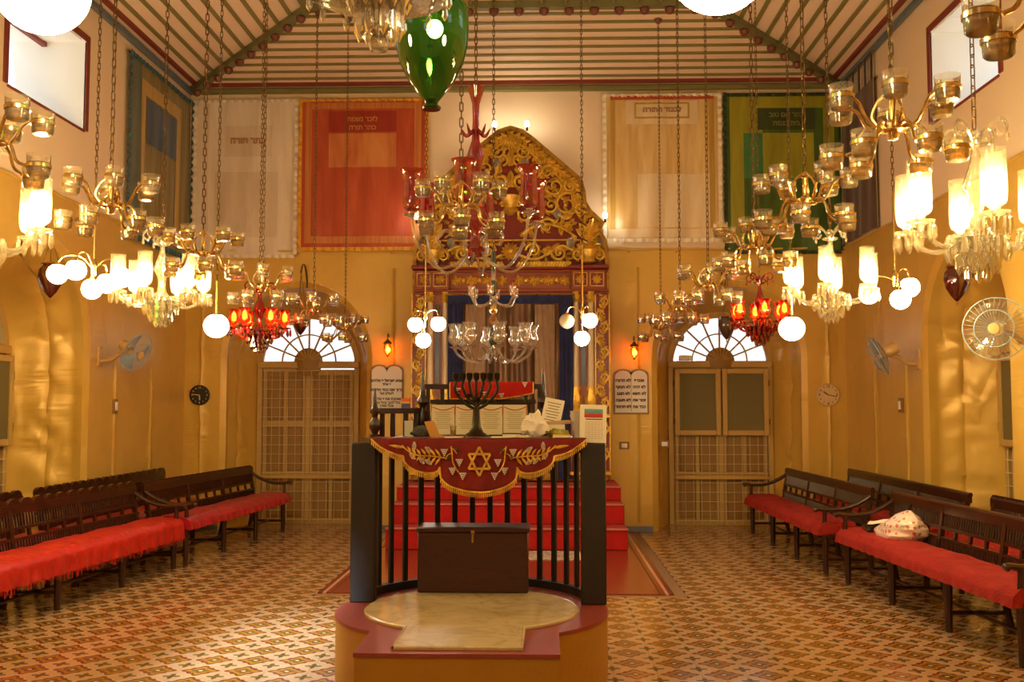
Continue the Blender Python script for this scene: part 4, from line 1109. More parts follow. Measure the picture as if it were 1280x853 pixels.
put_bench((3.29, 12.60), (3.29, 9.06), .36, 4, M_fuzzy, 'plain', .02, 7.0, 'dark slatted bench against the right wall under the wall fan', G1, arms=False)
put_bench((3.42, 8.74), (3.42, 6.2), .28, 4, M_fuzzy, 'notch', .02, 8.0, 'dark notched bench against the right wall below the arched window', G1, arms=False)
# plastic bag and folded cloth on the right bench
def bag_mat():
    t = NT('spotted_plastic_bag'); v = t.coord('Object', (1, 1, 1)); vo = t.n('ShaderNodeTexVoronoi'); t.t.links.new(v, vo.inputs['Vector']); vo.inputs['Scale'].default_value = 19; vo.inputs['Randomness'].default_value = .35
    c = t.mix(t.math('LESS_THAN', vo.outputs['Distance'], .30), '#f0d8c4', '#d87a72')
    return t.done(t.bsdf(c, .18, 0, t.bump(t.noise(v, 14, 3), .6, .02), Coat_Weight=.4))
def bag_f(u, v):
    a = 2*pi*u; t = v
    r = (.24*(1-t**1.6)+.015)*(1+.16*noise.noise(Vector((cos(a)*1.5, sin(a)*1.5, t*3)))+.07*noise.noise(Vector((cos(a)*4, sin(a)*4, t*8+3))))
    z = .24*t**.75
    if t < .08: r *= .9+t*1.2
    return (r*1.15*cos(a)+.15*t, r*.75*sin(a)+.02*t, z)
bg_ = thing('plastic_bag', 'white plastic bag with pink spots lying on the right bench', 'bag', (2.93, 8.60, .470), -pi/2)
obj('bag_body', MB().grid(bag_f, 40, 22), bag_mat(), bg_)
obj('tied_neck', MB().tube([(.15, .02, .235), (.165, .02, .262), (.155, .025, .285)], [.016, .012, .020], 8), M_blackplastic, bg_)
pk = thing('black_pouch', 'flat black pouch under the white paper on the right bench', 'pouch', (2.86, 9.0, .470), -1.7)
obj('pouch', MB().box((0, 0, .025), (.30, .19, .05), bev=.018), M_blackplastic, pk); obj('zip', MB().tube([(-.13, -.096, .03), (.13, -.096, .03)], .004, 5), M_brass2, pk)
tag(obj('folded_paper', MB().grid(lambda u, v: (-.24+.46*u, -.12+.25*v*(1-.7*u), .035+.06*u*(1-u)+.035*(1-u)+.012*sin(u*7)+.01*sin(v*5)), 16, 8), M_paperw, loc=(2.88, 9.03, .495), rot=(0, 0, 1.45)), 'folded white paper resting on the black pouch', 'paper')
# ================================================================ HANGING LAMPS
CH = {}
def chain_mesh(L, lk=.045, r=.0034, m=None):
    key = (round(L, 2), lk)
    if key not in CH:
        mb = MB(); n = int(L/lk)+1; step = L/n; hw = .010; hl = lk*.62
        loop = [(hw*cos(a)*(1), (hl-hw)*(1 if sin(a) >= 0 else -1)+hw*sin(a)) for a in [2*pi*k/8+pi/8 for k in range(8)]]
        for i in range(n):
            z = (i+.5)*step
            pts = [(a, 0, z+b) if i % 2 else (0, a, z+b) for a, b in loop]; pts.append(pts[0])
            mb.tube(pts, r, 4, False)
        CH[key] = mesh(mb, 'chain', m or M_iron)
    return CH[key]
def hang(root, z_off, rod=0):
    """chain (and optional rod below it) from a lamp up to the ceiling, with a hook plate"""
    x, y, z = root.location; top = ceil_z(x, y)-.045
    if rod: obj('rod', MB().tube([(0, 0, z_off), (0, 0, z_off+rod)], .009, 8), M_brass, root)
    L = top-z-z_off-rod
    if L > .05: link('chain', chain_mesh(L), root, (0, 0, z_off+rod))
    obj('ceiling_hook', MB().lathe([(.012, 0), (.03, .02), (.045, .045), (.045, .055)], 10, (0, 0, top-z-.01)), M_boss, root)
# ---- brass oil lamp chandeliers
cup_me = mesh(MB().lathe([(.001, 0), (.036, 0), (.042, .006), (.044, .03), (.046, .092), (.0475, .094)], 18, cap=False), 'glass_cup', M_cupglass)
oil_me = mesh(MB().lathe([(.001, .004), (.038, .004), (.0425, .06), (.001, .06)], 16), 'oil', M_oil)
holder_me = mesh(MB().lathe([(.0455, .040), (.0485, .040), (.0485, .054), (.0455, .054), (.0455, .040)], 18, cap=False), 'cup_ring', M_brass)
def cup(root, p):
    c = link('glass_cup', cup_me, root, p); link('oil', oil_me, c); link('cup_ring', holder_me, c); return c
def brass_chandelier(loc, label, grp, n=6, r1=.215, r2=.225, a0=.2, scale=1):
    root = thing('oil_lamp_chandelier', label, 'chandelier', loc, a0, grp)
    obj('hub', MB().lathe([(.001, -.05), (.02, -.045), (.028, -.02), (.052, -.012), (.055, .008), (.03, .016), (.014, .03), (.012, .12), (.02, .13), (.012, .15), (.001, .155)], 16), M_brass, root)
    up = mesh(MB().tube(bez([(.04, 0, -.005), (.085, 0, .0), (.115, 0, .035), (.14, 0, .085), (.165, 0, .105)], 5), .0068, 7), 'arm', M_brass)
    dn = mesh(MB().tube(bez([(.04, 0, -.005), (.085, 0, .008), (.115, 0, -.02), (.135, 0, -.075), (.172, 0, -.095)], 5), .0068, 7), 'arm', M_brass)
    hk = mesh(MB().tube(bez([(.045, 0, 0), (.075, 0, .05), (.05, 0, .11), (.015, 0, .14)], 5), .006, 6), 'hook_loop', M_brass)
    for k in range(n):
        a = 2*pi*k/n
        link('arm', up, root, None, (0, 0, a)); cup(root, (r1*cos(a), r1*sin(a), .058))
        b = a+pi/n
        link('arm', dn, root, None, (0, 0, b)); cup(root, (r2*cos(b), r2*sin(b), -.145))
    for k in range(3): link('hook_loop', hk, root, None, (0, 0, 2*pi*k/3+.4))
    return root
GB = 'brass oil lamp chandeliers in two rows'
first = None
ords = ['nearest', 'second', 'third', 'fourth', 'fifth', 'farthest']
for side, X_, rows in (('right', (1.335, 1.33, 1.335, 1.30, 1.29, 1.29), ((3.9, 2.613), (5.2, 2.59), (6.5, 2.56), (8.1, 2.505), (9.7, 2.47), (11.3, 2.41))),
                       ('left', (-2.23, -2.25, -2.20, -2.225, -2.20, -2.19), ((3.95, 2.60), (5.2, 2.596), (6.5, 2.535), (8.0, 2.498), (9.7, 2.467), (11.2, 2.403)))):
    for k, (y, z) in enumerate(rows):
        lb = 'brass chandelier of glass oil cups, %s of the %s-hand row' % (ords[k], side)
        rz = (.25, .7, .1, .5, .35, .8)[k]+(0 if side == 'right' else .3)
        if first is None: first = brass_chandelier((X_[k], y, z), lb, GB, a0=rz); o = first
        else: o = copy_tree(first, None, (X_[k], y, z), rz, lb)
        o['_h'] = 1
r1_ = copy_tree(first, None, (1.36, 2.62, 2.66), .45, 'brass oil lamp chandelier with large cups cut off at the top right corner'); r1_['_h'] = 1
c_ = copy_tree(first, None, (-.465, 5.7, 2.67), .1, 'brass oil cup chandelier in front of the cranberry glass chandelier'); c_['_h'] = 1
for o in [o for o in COL.objects if o.get('_h')]: del o['_h']; hang(o, .15)

# ---- glass arm chandeliers
prism_me = {}
def prism(kind, m):
    key = (kind, m.name)
    if key not in prism_me:
        l, w = {'s': (.055, .010), 'm': (.085, .013), 'l': (.12, .016)}[kind]
        prism_me[key] = mesh(MB().lathe([(.001, 0), (w*.45, -.008), (w*.45, -.012), (w*.3, -.016), (w*.75, -.022), (w*.95, -l*.75), (.001, -l)], 6), 'crystal_drop', m, smooth=False)
    return prism_me[key]
SH = {
 'hurricane': [(.026, 0), (.040, .010), (.047, .03), (.049, .07), (.048, .14), (.0475, .215), (.049, .225)],
 'thistle': [(.024, 0), (.040, .012), (.050, .04), (.046, .065), (.036, .085), (.040, .115), (.055, .145)],
 'tulip': [(.020, 0), (.045, .015), (.055, .05), (.050, .12), (.048, .19), (.060, .235), (.072, .25)],
 'goblet': [(.020, 0), (.036, .012), (.042, .04), (.038, .09), (.046, .13)]}
def glass_chandelier(name, loc, label, n, R, shade, mats, bulb=None, drops='m', grp=None, rz=0, arm_drop=.09, stem=None, bottom=True, ndrop=8, unlit=(), top_curl=True, sh_scale=1.0, rise=0):
    """mats: dict arm, shade, drop, stem"""
    root = thing(name, label, 'chandelier', loc, rz, grp)
    arm_me = mesh(MB().tube(bez([(.03, 0, .0), (R*.30, 0, -arm_drop*.75), (R*.62, 0, -arm_drop), (R*.9, 0, -arm_drop*.55+rise*.4), (R, 0, rise-.02)], 6), .0105, 8), 'arm', mats['arm'])
    pan_me = mesh(MB().lathe([(.012, -.025), (.018, -.01), (.055, .004), (.058, .009), (.016, .004), (.018, .02), (.026, .034)], 14, cap=False, flute=.04, nf=8), 'drip_pan', mats['arm'])
    sh_me = mesh(MB().lathe([(r*sh_scale, z*sh_scale) for r, z in SH[shade]], 20, cap=False, flute=.04 if shade in ('tulip', 'thistle') else 0, nf=8), 'lamp_shade', mats['shade'])
    bulb_me = mesh(MB().lathe([(.001, 0), (.018, .008), (.025, .040), (.018, .075), (.001, .10)], 10), 'candle_bulb', bulb) if bulb else None
    wax_me = mesh(MB().lathe([(.012, 0), (.012, .05)], 8), 'candle_sleeve', M_paperw)
    for k in range(n):
        a = 2*pi*k/n
        arm = link('arm', arm_me, root, None, (0, 0, a))
        pan = link('drip_pan', pan_me, arm, (R, 0, rise))
        p = (R*cos(a), R*sin(a), rise+.03)
        s_ = link('lamp_shade', sh_me, root, p)
        if bulb_me and k not in unlit: link('candle_bulb', bulb_me, s_, (0, 0, .03*sh_scale))
        elif shade == 'candle': pass
        if drops:
            for q in range(ndrop):
                b = 2*pi*q/ndrop; link('crystal_drop', prism(drops, mats['drop']), root, (p[0]+.053*cos(b), p[1]+.053*sin(b), rise+.004))
    st = stem or [(.035, -.05), (.05, -.02), (.03, .01), (.022, .06), (.03, .12), (.055, .17), (.038, .22), (.020, .27), (.014, .33), (.03, .38), (.014, .41)]
    obj('stem', MB().lathe(st, 14, flute=.05, nf=8), mats['stem'], root)
    top = st[-1][1]
    if bottom:
        obj('bottom_bowl', MB().lathe([(.001, -.21), (.018, -.20), (.012, -.185), (.05, -.15), (.085, -.09), (.105, -.05), (.03, -.045)], 16, flute=.03, nf=12), mats['stem'], root)
        for r_, z_, nn, kd in ((.115, -.05, 16, 'l'), (.075, -.10, 12, 'l'), (.04, -.17, 8, 'm')):
            for q in range(nn): link('crystal_drop', prism(kd, mats['drop']), root, (r_*cos(2*pi*q/nn), r_*sin(2*pi*q/nn), z_+.02))
    if top_curl:
        cm = mesh(MB().tube(bez([(.012, 0, top-.06), (.06, 0, top-.0), (.115, 0, top+.02), (.14, 0, top-.02), (.11, 0, top-.045), (.09, 0, top-.02)], 5), [.007]*26, 6), 'top_scroll', mats['arm'])
        for k in range(4):
            a = 2*pi*k/4+.3; link('top_scroll', cm, root, None, (0, 0, a)); link('crystal_drop', prism('s', mats['drop']), root, (.14*cos(a), .14*sin(a), top-.025))
        obj('top_pan', MB().lathe([(.015, top-.08), (.05, top-.07), (.055, top-.06), (.015, top-.065)], 12), mats['stem'], root)
    hang(root, top)
    return root
CR = dict(arm=M_crystal, shade=M_shade, drop=M_crystal, stem=M_crystal)
GC = 'crystal chandeliers with lit hurricane shades'
glass_chandelier('crystal_chandelier', (1.79, 4.25, 2.29), 'lit crystal chandelier with hurricane shades at the right picture edge', 6, .285, 'hurricane', CR, M_bulb, 'm', GC, .35)
glass_chandelier('crystal_chandelier', (1.955, 7.0, 2.345), 'lit crystal chandelier beside the green banner', 6, .285, 'hurricane', CR, M_bulb, 'm', GC, .15)
glass_chandelier('crystal_chandelier', (-2.655, 7.0, 2.33), 'lit crystal chandelier with hurricane shades before the blue banner', 6, .285, 'hurricane', CR, M_bulb, 'm', GC, .5)
glass_chandelier('crystal_chandelier', (-2.615, 4.6, 2.36), 'lit crystal chandelier half cut by the left picture edge', 6, .285, 'hurricane', CR, M_bulb, 'm', GC, .1)
RD = dict(arm=M_redglass, shade=M_redglass, drop=M_redglass, stem=M_redglass)
GR = 'ruby glass chandeliers'
for lc_, lb, rz in (((-2.64, 9.4, 2.27), 'ruby red glass chandelier hanging before the left door', .2), ((1.975, 9.4, 2.33), 'ruby red glass chandelier hanging before the right door', .5)):
    glass_chandelier('ruby_chandelier', lc_, lb, 6, .23, 'thistle', RD, M_redbulb, 'm', GR, rz, top_curl=True, ndrop=6)
CN = dict(arm=M_crystal, shade=M_cran, drop=M_crystal, stem=M_cran)
big_stem = [(.05, -.05), (.07, .0), (.04, .04), (.03, .10), (.05, .16), (.09, .22), (.05, .30), (.03, .38), (.045, .60), (.06, .66), (.028, .76), (.022, .92), (.026, 1.02), (.05, 1.10), (.06, 1.14)]
cb_ = glass_chandelier('cranberry_chandelier', (-.47, 7.0, 2.63), 'large cranberry glass chandelier hanging before the ark', 6, .46, 'tulip', CN, None, None, None, .42, arm_drop=.14, stem=big_stem, bottom=False, top_curl=False, sh_scale=1.15, rise=.20)
lf_ = MB()
for k in range(5):
    a = 2*pi*k/5; lf_.tube(bez([(.025*cos(a), .025*sin(a), .83), (.07*cos(a), .07*sin(a), .80), (.11*cos(a), .11*sin(a), .86)], 5), [.012, .014, .016, .016, .014, .013, .012, .010, .008, .005, .002], 6)
obj('stem_leaves', lf_, M_cran, cb_)
for k in range(3):      # glass swans' necks rising from the pan
    a = 2*pi*k/3+.9; p = [(cos(a)*q, sin(a)*q, z) for q, z in ((.06, .02), (.14, .10), (.22, .12), (.27, .06), (.24, -.0))]
    obj('glass_scroll', MB().tube(bez(p, 6), .014, 8), M_crystal, cb_)
# lower tiered chandelier in front of the ark curtain
TW = dict(arm=M_crystal, shade=M_crystal, drop=M_crystal, stem=M_crystal)
low_stem = [(.04, -.06), (.05, -.03), (.02, .0), (.02, .80)]
lowc = glass_chandelier('tiered_glass_chandelier', (-.445, 9.0, 2.06), 'clear glass chandelier with green teal and amber stem before the ark curtain', 8, .34, 'thistle', TW, None, None, None, .2, arm_drop=.12, stem=low_stem, bottom=False, top_curl=False, sh_scale=1.25)
for z0, z1, r, m_ in ((.02, .18, .045, M_teal), (.18, .30, .05, M_amber), (.30, .40, .035, M_brass), (.46, .60, .04, M_stemgreen), (.66, .86, .03, M_stemgreen)):
    obj('coloured_bead', MB().lathe([(r*.5, z0), (r, z0+(z1-z0)*.3), (r*.9, z0+(z1-z0)*.6), (r*.5, z1)], 12), m_, lowc)
ua = mesh(MB().tube(bez([(.02, 0, .42), (.09, 0, .38), (.17, 0, .38), (.21, 0, .45)], 6), .009, 7), 'upper_arm', M_crystal)
ucup = mesh(MB().lathe([(.012, 0), (.03, .01), (.034, .04), (.030, .07), (.036, .09)], 12, cap=False), 'candle_cup', M_crystal)
for k in range(6):
    a = 2*pi*k/6+.25; u_ = link('upper_arm', ua, lowc, None, (0, 0, a)); link('candle_cup', ucup, lowc, (.21*cos(a), .21*sin(a), .45))
    obj('candle', MB().lathe([(.009, .46), (.009, .56), (.001, .575)], 8, (.21*cos(a), .21*sin(a), 0)), mat('reddish_candle', '#c8705a', .5), lowc)
# crystal fixture cut by the top edge
topc = thing('crystal_pendant', 'crystal prism pendant cut by the top edge left of the green jar', 'pendant', (-.445, 2.7, 2.52))
obj('glass_core', MB().lathe([(.001, -.02), (.022, -.012), (.028, .01), (.018, .03), (.04, .06), (.045, .10), (.02, .14), (.03, .2), (.07, .30), (.09, .34), (.02, .36)], 16, flute=.04, nf=8), M_crystal, topc)
for r_, z_, nn in ((.055, .135, 9), (.075, .21, 12), (.12, .155, 0)):
    for q in range(nn): link('crystal_drop', prism('l', M_crystal), topc, (r_*cos(2*pi*q/nn+.2), r_*sin(2*pi*q/nn+.2), z_))
for q in range(14): link('crystal_drop', prism('s', M_crystal), topc, (.19*cos(2*pi*q/14), .19*sin(2*pi*q/14), .155))
obj('wide_pan', MB().lathe([(.02, .20), (.12, .165), (.20, .15), (.205, .158), (.12, .178), (.02, .21)], 24), M_crystal, topc)
hang(topc, .36)
# ---- green bell jar lantern
gj = thing('green_jar_lantern', 'large green glass bell jar lantern with a lit bulb', 'lantern', (-.435, 3.9, 2.70))
obj('glass_jar', MB().lathe([(.030, .035), (.05, .06), (.088, .11), (.122, .18), (.140, .25), (.1455, .31), (.143, .38), (.134, .44), (.125, .50), (.12, .58), (.13, .66)], 36, cap=False), M_greenglass, gj)
obj('jar_foot', MB().lathe([(.001, .0), (.035, .0), (.038, .008), (.024, .022), (.03, .036)], 20), mat('dark_green_glass', '#132c08', .1), gj)
obj('rim_band', MB().lathe([(.137, .405), (.1435, .405), (.141, .425), (.135, .425)], 30, cap=False), M_brass2, gj)
obj('lit_bulb', MB().ball((.012, 0, .32), .032, 14, 10, 1.1), M_greenbulb, gj); obj('bulb_rod', MB().tube([(.012, 0, .35), (0, 0, .9)], .012, 8), M_brass2, gj)
for k in range(3):
    a = 2*pi*k/3+.5; obj('suspension_chain', MB().tube([(.13*cos(a), .13*sin(a), .65), (.02*cos(a), .02*sin(a), 1.1)], .004, 5), M_iron, gj)
hang(gj, .9)
# ---- opal globes
def globe(name, loc, r, m, label, rod=.25):
    g = thing(name, label, 'lamp', loc)
    obj('globe', MB().ball((0, 0, 0), r, 32, 20, .96), m, g)
    obj('globe_cap', MB().lathe([(r*.45, r*.84), (r*.40, r*.95), (r*.25, r*1.02), (.012, r*1.06), (.012, r*1.25)], 16), M_brass2, g)
    hang(g, r*1.2, rod)
    return g
globe('globe_pendant', (-1.67, 3.28, 2.94), .155, M_globe_big, 'huge lit opal globe at the top left corner')
globe('globe_pendant', (.515, 2.95, 2.85), .152, M_globe_big, 'huge lit opal globe cut by the top edge right of centre')
globe('globe_pendant', (-2.655, 8.2, 2.20), .10, M_globe_white, 'round lit globe left of the left ruby chandelier')
globe('globe_pendant', (1.95, 8.1, 2.16), .10, M_globe_white, 'round lit globe right of the right ruby chandelier')
def cluster(loc, label, spec, r, rod=.6, lit=M_globe):
    c = thing('globe_cluster', label, 'lamp', loc)
    obj('brass_body', MB().lathe([(.001, -.05), (.014, -.045), (.022, -.02), (.018, .0), (.026, .02), (.02, .05), (.012, .08)], 14), M_brass, c)
    for i, (dx, dy, dz, on) in enumerate(spec):
        p = [(0, 0, 0), (dx*.35, dy*.35, dz+r+.055), (dx*.8, dy*.8, dz+r+.06), (dx, dy, dz+r+.01)]
        a = obj('arm', MB().tube(bez(p, 6), .007, 7), M_brass, c)
        obj('globe_cap', MB().lathe([(r*.55, r*.80), (r*.5, r*.93), (.014, r*1.0), (.012, r*1.2)], 14, (dx, dy, dz)), M_brass, a)
        obj('globe', MB().ball((dx, dy, dz), r, 24, 16), lit if on else M_opal_off, c)
    hang(c, .08, rod)
cluster((2.66, 7.8, 2.50), 'brass cluster of three lit globes near the right wall', [(-.19, .02, -.10, 1), (.01, -.08, -.15, 1), (.13, .06, -.045, 1)], .075)
cluster((-3.36, 7.5, 2.57), 'brass cluster of five lit globes near the left wall', [(-.265, -.02, -.035, 1), (-.08, -.12, -.02, 1), (-.02, .02, -.145, 1), (.05, .12, -.09, 1), (.20, .02, -.06, 1)], .075)
cluster((-1.145, 9.85, 2.43), 'brass cluster of three lit globes at the left of the ark', [(-.10, .02, -.09, 1), (.125, 0, -.085, 1), (-.01, -.09, -.25, 1)], .073, lit=M_globe_white)
cluster((.372, 9.85, 2.43), 'brass cluster of globes, one unlit, at the right of the ark', [(-.15, .02, -.06, 0), (.07, -.05, -.06, 1), (-.01, -.09, -.235, 1)], .073, lit=M_globe_white)
# ---- hanging heart shaped glass lanterns on wall brackets
def wall_lantern(loc, m, label, to_wall, s=1.0, drop=.35):
    l = thing('glass_lantern', label, 'lantern', loc)
    obj('glass_bowl', MB().lathe([(.001, -.17*s), (.012*s, -.165*s), (.05*s, -.12*s), (.09*s, -.05*s), (.105*s, .02*s), (.095*s, .08*s), (.07*s, .11*s), (.078*s, .13*s)], 20, cap=False), m, l)
    obj('finial', MB().lathe([(.001, -.20*s), (.010*s, -.19*s), (.006*s, -.17*s)], 8), M_brass2, l)
    obj('rim', MB().lathe([(.074*s, .125*s), (.084*s, .13*s), (.078*s, .138*s)], 18, cap=False), M_brass2, l)
    for k in range(3):
        a = 2*pi*k/3; obj('chain', MB().tube([(.078*s*cos(a), .078*s*sin(a), .13*s), (0, 0, drop)], .003, 4), M_iron, l)
    wx, wy = to_wall
    obj('bracket', MB().tube(bez([(0, 0, drop), (0, 0, drop+.03), (wx*.3, wy*.3, drop+.12), (wx*.7, wy*.7, drop+.10), (wx, wy, drop-.05), (wx, wy, drop-.15)], 6), .012, 6), M_iron, l)
wall_lantern((-4.30, 8.75, 2.66), M_maroon, 'dark maroon heart shaped glass lantern by the left arched window', (-.265, .0))
wall_lantern((3.52, 8.80, 2.61), M_maroon, 'dark maroon heart shaped glass lantern by the right arched window', (.245, .0))
wall_lantern((-3.01, 12.55, 2.58), M_maroon, 'small dark glass lantern over the left door', (0, .31), .9, .62)
wall_lantern((2.23, 12.55, 2.52), M_mauve, 'mauve grey glass lantern over the right door', (0, .31), .95, .68)
# ================================================================ BANNERS AND WALL THINGS
def cloth_mat(name, a, b, rough=.5, sx=6):
    t = NT(name); v = t.coord('Object', (sx, sx, 1.0)); f = t.noise(v, 1, 3, .6, .4); g = t.noise(t.coord('Object'), 60, 2)
    return t.done(t.bsdf(t.ramp(f, [(.3, a), (.7, b)]), rough, 0, t.bump(t.math('ADD', f, t.math('MULTIPLY', g, .15)), .3, .03), Sheen_Weight=.3, Sheen_Roughness=.4))
def ruffle(mb, p0, p1, w, seed, n=None, out=(0, -1, 0), side=(0, 0, 1)):
    """gathered fringe between two points, width w along 'side'"""
    p0 = Vector(p0); p1 = Vector(p1); L = (p1-p0).length; n = n or int(L/.012); o = Vector(out); sd = Vector(side)
    def fn(u, v):
        p = p0+(p1-p0)*u; a = u*L*62+2*noise.noise(Vector((u*L*6, seed, 0)))
        return p+sd*(v*w*(1+.22*noise.noise(Vector((u*L*25, seed, 4)))))+o*(.010+.012*sin(a)*(.3+v))
    mb.grid(fn, n, 3)
def banner(name, label, loc, rz, w, h, body, border, fringe, parts, seed, frw=.045, wavy=.012, top_fr=True, text=None):
    """hanging cloth; local x along the wall, -y into the room, origin top left"""
    r = thing(name, label, 'banner', loc, rz, 'embroidered synagogue banners high on the walls')
    def surf(u, v, o=0): 
        return (u*w, -.02-1.55*wavy-o-wavy*sin(u*w*7+seed)*v-.5*wavy*sin(u*w*19+seed*2+v*2)*(.3+v), -v*h)
    obj('cloth', MB().grid(lambda u, v: surf(u, v), 110, 70), body, r)
    for nm, x0, x1, z0, z1, m_, o in parts:
        obj(nm, MB().grid(lambda u, v: surf((x0+(x1-x0)*u)/w, (z0+(z1-z0)*v)/h, o), max(6, int((x1-x0)*80)), max(6, int((z1-z0)*50))), m_, r)
    if fringe:
        f = MB(); fy = -.03-1.55*wavy
        if top_fr: ruffle(f, (0, fy, -.01), (w, fy, -.01), frw*.8, seed, side=(0, 0, -1))
        ruffle(f, (0, fy, -h), (w, fy, -h), frw, seed+1, side=(0, 0, -1))
        ruffle(f, (0.01, fy, 0), (0.01, fy, -h), frw, seed+2, side=(-1, 0, 0)); ruffle(f, (w-.01, fy, 0), (w-.01, fy, -h), frw, seed+3, side=(1, 0, 0))
        obj('fringe', f, fringe, r)
    obj('hanging_rod', MB().tube([(-.02, -.012, -.01), (w+.02, -.012, -.01)], .012, 6), M_brass2, r)
    if text:
        lines, x, z, size, m_ = text
        for k, s in enumerate(lines): write(s, (x, surf(x/w, -z/h)[1]-.018-.8*wavy, z-k*size*1.3), size, m_, r)
    return r
def write(s, loc, size, m, parent, rot=(pi/2, 0, 0), name='lettering'):
    cu_ = bpy.data.curves.new('lettering', 'FONT'); cu_.body = s; cu_.size = size; cu_.align_x = 'CENTER'; cu_.align_y = 'CENTER'; cu_.fill_mode = 'NONE'; cu_.bevel_depth = size*.044; cu_.bevel_resolution = 0; cu_.resolution_u = 2
    o = bpy.data.objects.new(name, cu_); COL.objects.link(o)
    dg = bpy.context.evaluated_depsgraph_get(); me = bpy.data.meshes.new_from_object(o.evaluated_get(dg)); me.name = name
    bpy.data.objects.remove(o); me.materials.clear(); me.materials.append(m)
    return link(name, me, parent, loc, rot)
def heb(s): return s[::-1]
M_goldtxt = mat('gold_lettering', '#c98a3a', .5); M_olivetxt = mat('olive_lettering', '#86803a', .6); M_tantxt = mat('tan_lettering', '#b88a5a', .6)
yb = YB
M_redb = cloth_mat('red_banner_cloth', '#a83a18', '#c4562a'); M_redd = cloth_mat('dark_red_panel', '#8e2410', '#a83018'); M_redo = cloth_mat('orange_red_braid', '#b8642a', '#cf8440', .45, 30)
M_redsilk = cloth_mat('red_gold_silk', '#b85a2c', '#d88a4c', .35)
M_orfr = cloth_mat('orange_fringe', '#d08a18', '#f0b030', .6, 60)
w, h = 1.60, 1.93
banner('red_banner', 'red banner with orange fringe and gold lettering panel left of the ark', (-3.10, yb, 5.50), 0, w, h, M_redb, None, M_orfr, [
    ('braid', .05, .13, .04, h-.05, M_redo, .006), ('braid', w-.15, w-.06, .04, h-.05, M_redo, .006), ('braid', .13, w-.15, .06, .14, M_redo, .006), ('braid', .13, w-.15, h-.14, h-.05, M_redo, .006),
    ('inscription_panel', .35, 1.22, .17, .44, M_redd, .010), ('silk_panel', .35, 1.22, .46, .90, M_redsilk, .010), ('lower_panel', .16, 1.40, .94, 1.74, M_redb, .008)], 1.1,
    text=([heb('לזכר נשמת'), heb('כתר תורה')], .785, -.28, .085, M_goldtxt))
M_whb = cloth_mat('white_banner_cloth', '#d8c4ac', '#e8d8c4'); M_whb2 = cloth_mat('white_banner_panel', '#cdb69c', '#decbb4', .35)
w, h = 1.28, 2.02
banner('white_banner', 'off white satin banner in the left corner of the back wall', (-4.46, yb, 5.50), 0, w, h, M_whb, None, cloth_mat('white_fringe', '#ddc9b0', '#efe2cf', .6, 60), [
    ('braid', .08, .16, .06, h-.08, M_whb2, .006), ('inscription_panel', .36, .98, .35, .75, M_whb2, .008), ('silk_panel', .24, 1.06, .95, 1.8, M_whb2, .006)], 2.7, text=([heb('כתר תורה')], .67, -.55, .11, M_tantxt))
M_crb = cloth_mat('cream_gold_satin', '#cda45e', '#e6c88c', .32, 9); M_crp = cloth_mat('cream_panel', '#dcc094', '#ead6ae', .4); M_crbr = cloth_mat('gold_braid', '#b08a3a', '#cfa850', .4, 30)
w, h = 1.42, 1.86
banner('cream_banner', 'cream satin banner with white frill and boxed lettering right of the ark', (.79, yb, 5.52), 0, w, h, M_crb, None, cloth_mat('white_frill', '#e8d8b4', '#f6ecd2', .6, 60), [
    ('braid', .06, .12, .05, h-.05, M_crbr, .006), ('braid', w-.12, w-.05, .05, h-.05, M_crbr, .006), ('red_ribbon', .06, w-.06, .035, .085, M_redb, .016), ('inscription_panel', .26, 1.16, .10, .40, M_crp, .008),
    ('inscription_frame', .36, 1.06, .12, .145, M_crbr, .014), ('inscription_frame', .36, 1.06, .305, .33, M_crbr, .014), ('inscription_frame', .36, .385, .12, .33, M_crbr, .014), ('inscription_frame', 1.035, 1.06, .12, .33, M_crbr, .014),
    ('silk_panel', .30, 1.12, .43, 1.02, M_crb, .008), ('lower_panel', .40, 1.30, 1.04, 1.72, M_crp, .006), ('lower_frill', .03, w-.03, 1.74, 1.85, M_crp, .018)], 3.9, .05, .028, text=([heb('לכבוד התורה')], .71, -.225, .09, M_tantxt))
M_grb = cloth_mat('green_banner_cloth', '#2f4a12', '#53701c'); M_gry = cloth_mat('yellow_green_silk', '#82801a', '#a8a024', .35); M_grd = cloth_mat('dark_green_panel', '#2c3616', '#3c4a1e'); M_grt = cloth_mat('teal_green_silk', '#2e6a3c', '#4a8a4c', .35)
w, h = 1.42, 2.02
banner('green_banner', 'green and yellow striped banner with dark inscription panel', (2.31, yb, 5.52), 0, w, h, M_grb, None, cloth_mat('dark_green_fringe', '#1c2c0c', '#33461a', .7, 60), [
    ('yellow_border', .05, .22, .05, h-.1, M_gry, .006), ('yellow_border', .22, 1.34, .05, .20, M_gry, .006), ('yellow_field', .22, .46, .20, .52, M_gry, .006), ('inscription_panel', .40, 1.12, .20, .48, M_grd, .012),
    ('yellow_field', .46, 1.10, .52, 1.10, M_gry, .008), ('teal_field', .22, .46, .52, 1.10, M_grt, .008), ('yellow_border', 1.22, 1.36, .2, 1.2, M_gry, .006)], 5.2, text=([heb('כתר שם טוב'), heb('בית כנסת')], .76, -.29, .085, M_olivetxt))
M_blb = cloth_mat('tarnished_gold_brocade', '#6a5a24', '#8f7a34', .45, 26); M_blp = cloth_mat('blue_panel', '#233a58', '#34506e'); M_blg = cloth_mat('gold_brocade_border', '#a8842c', '#c9a244', .4, 40)
w, h = 1.90, 2.02
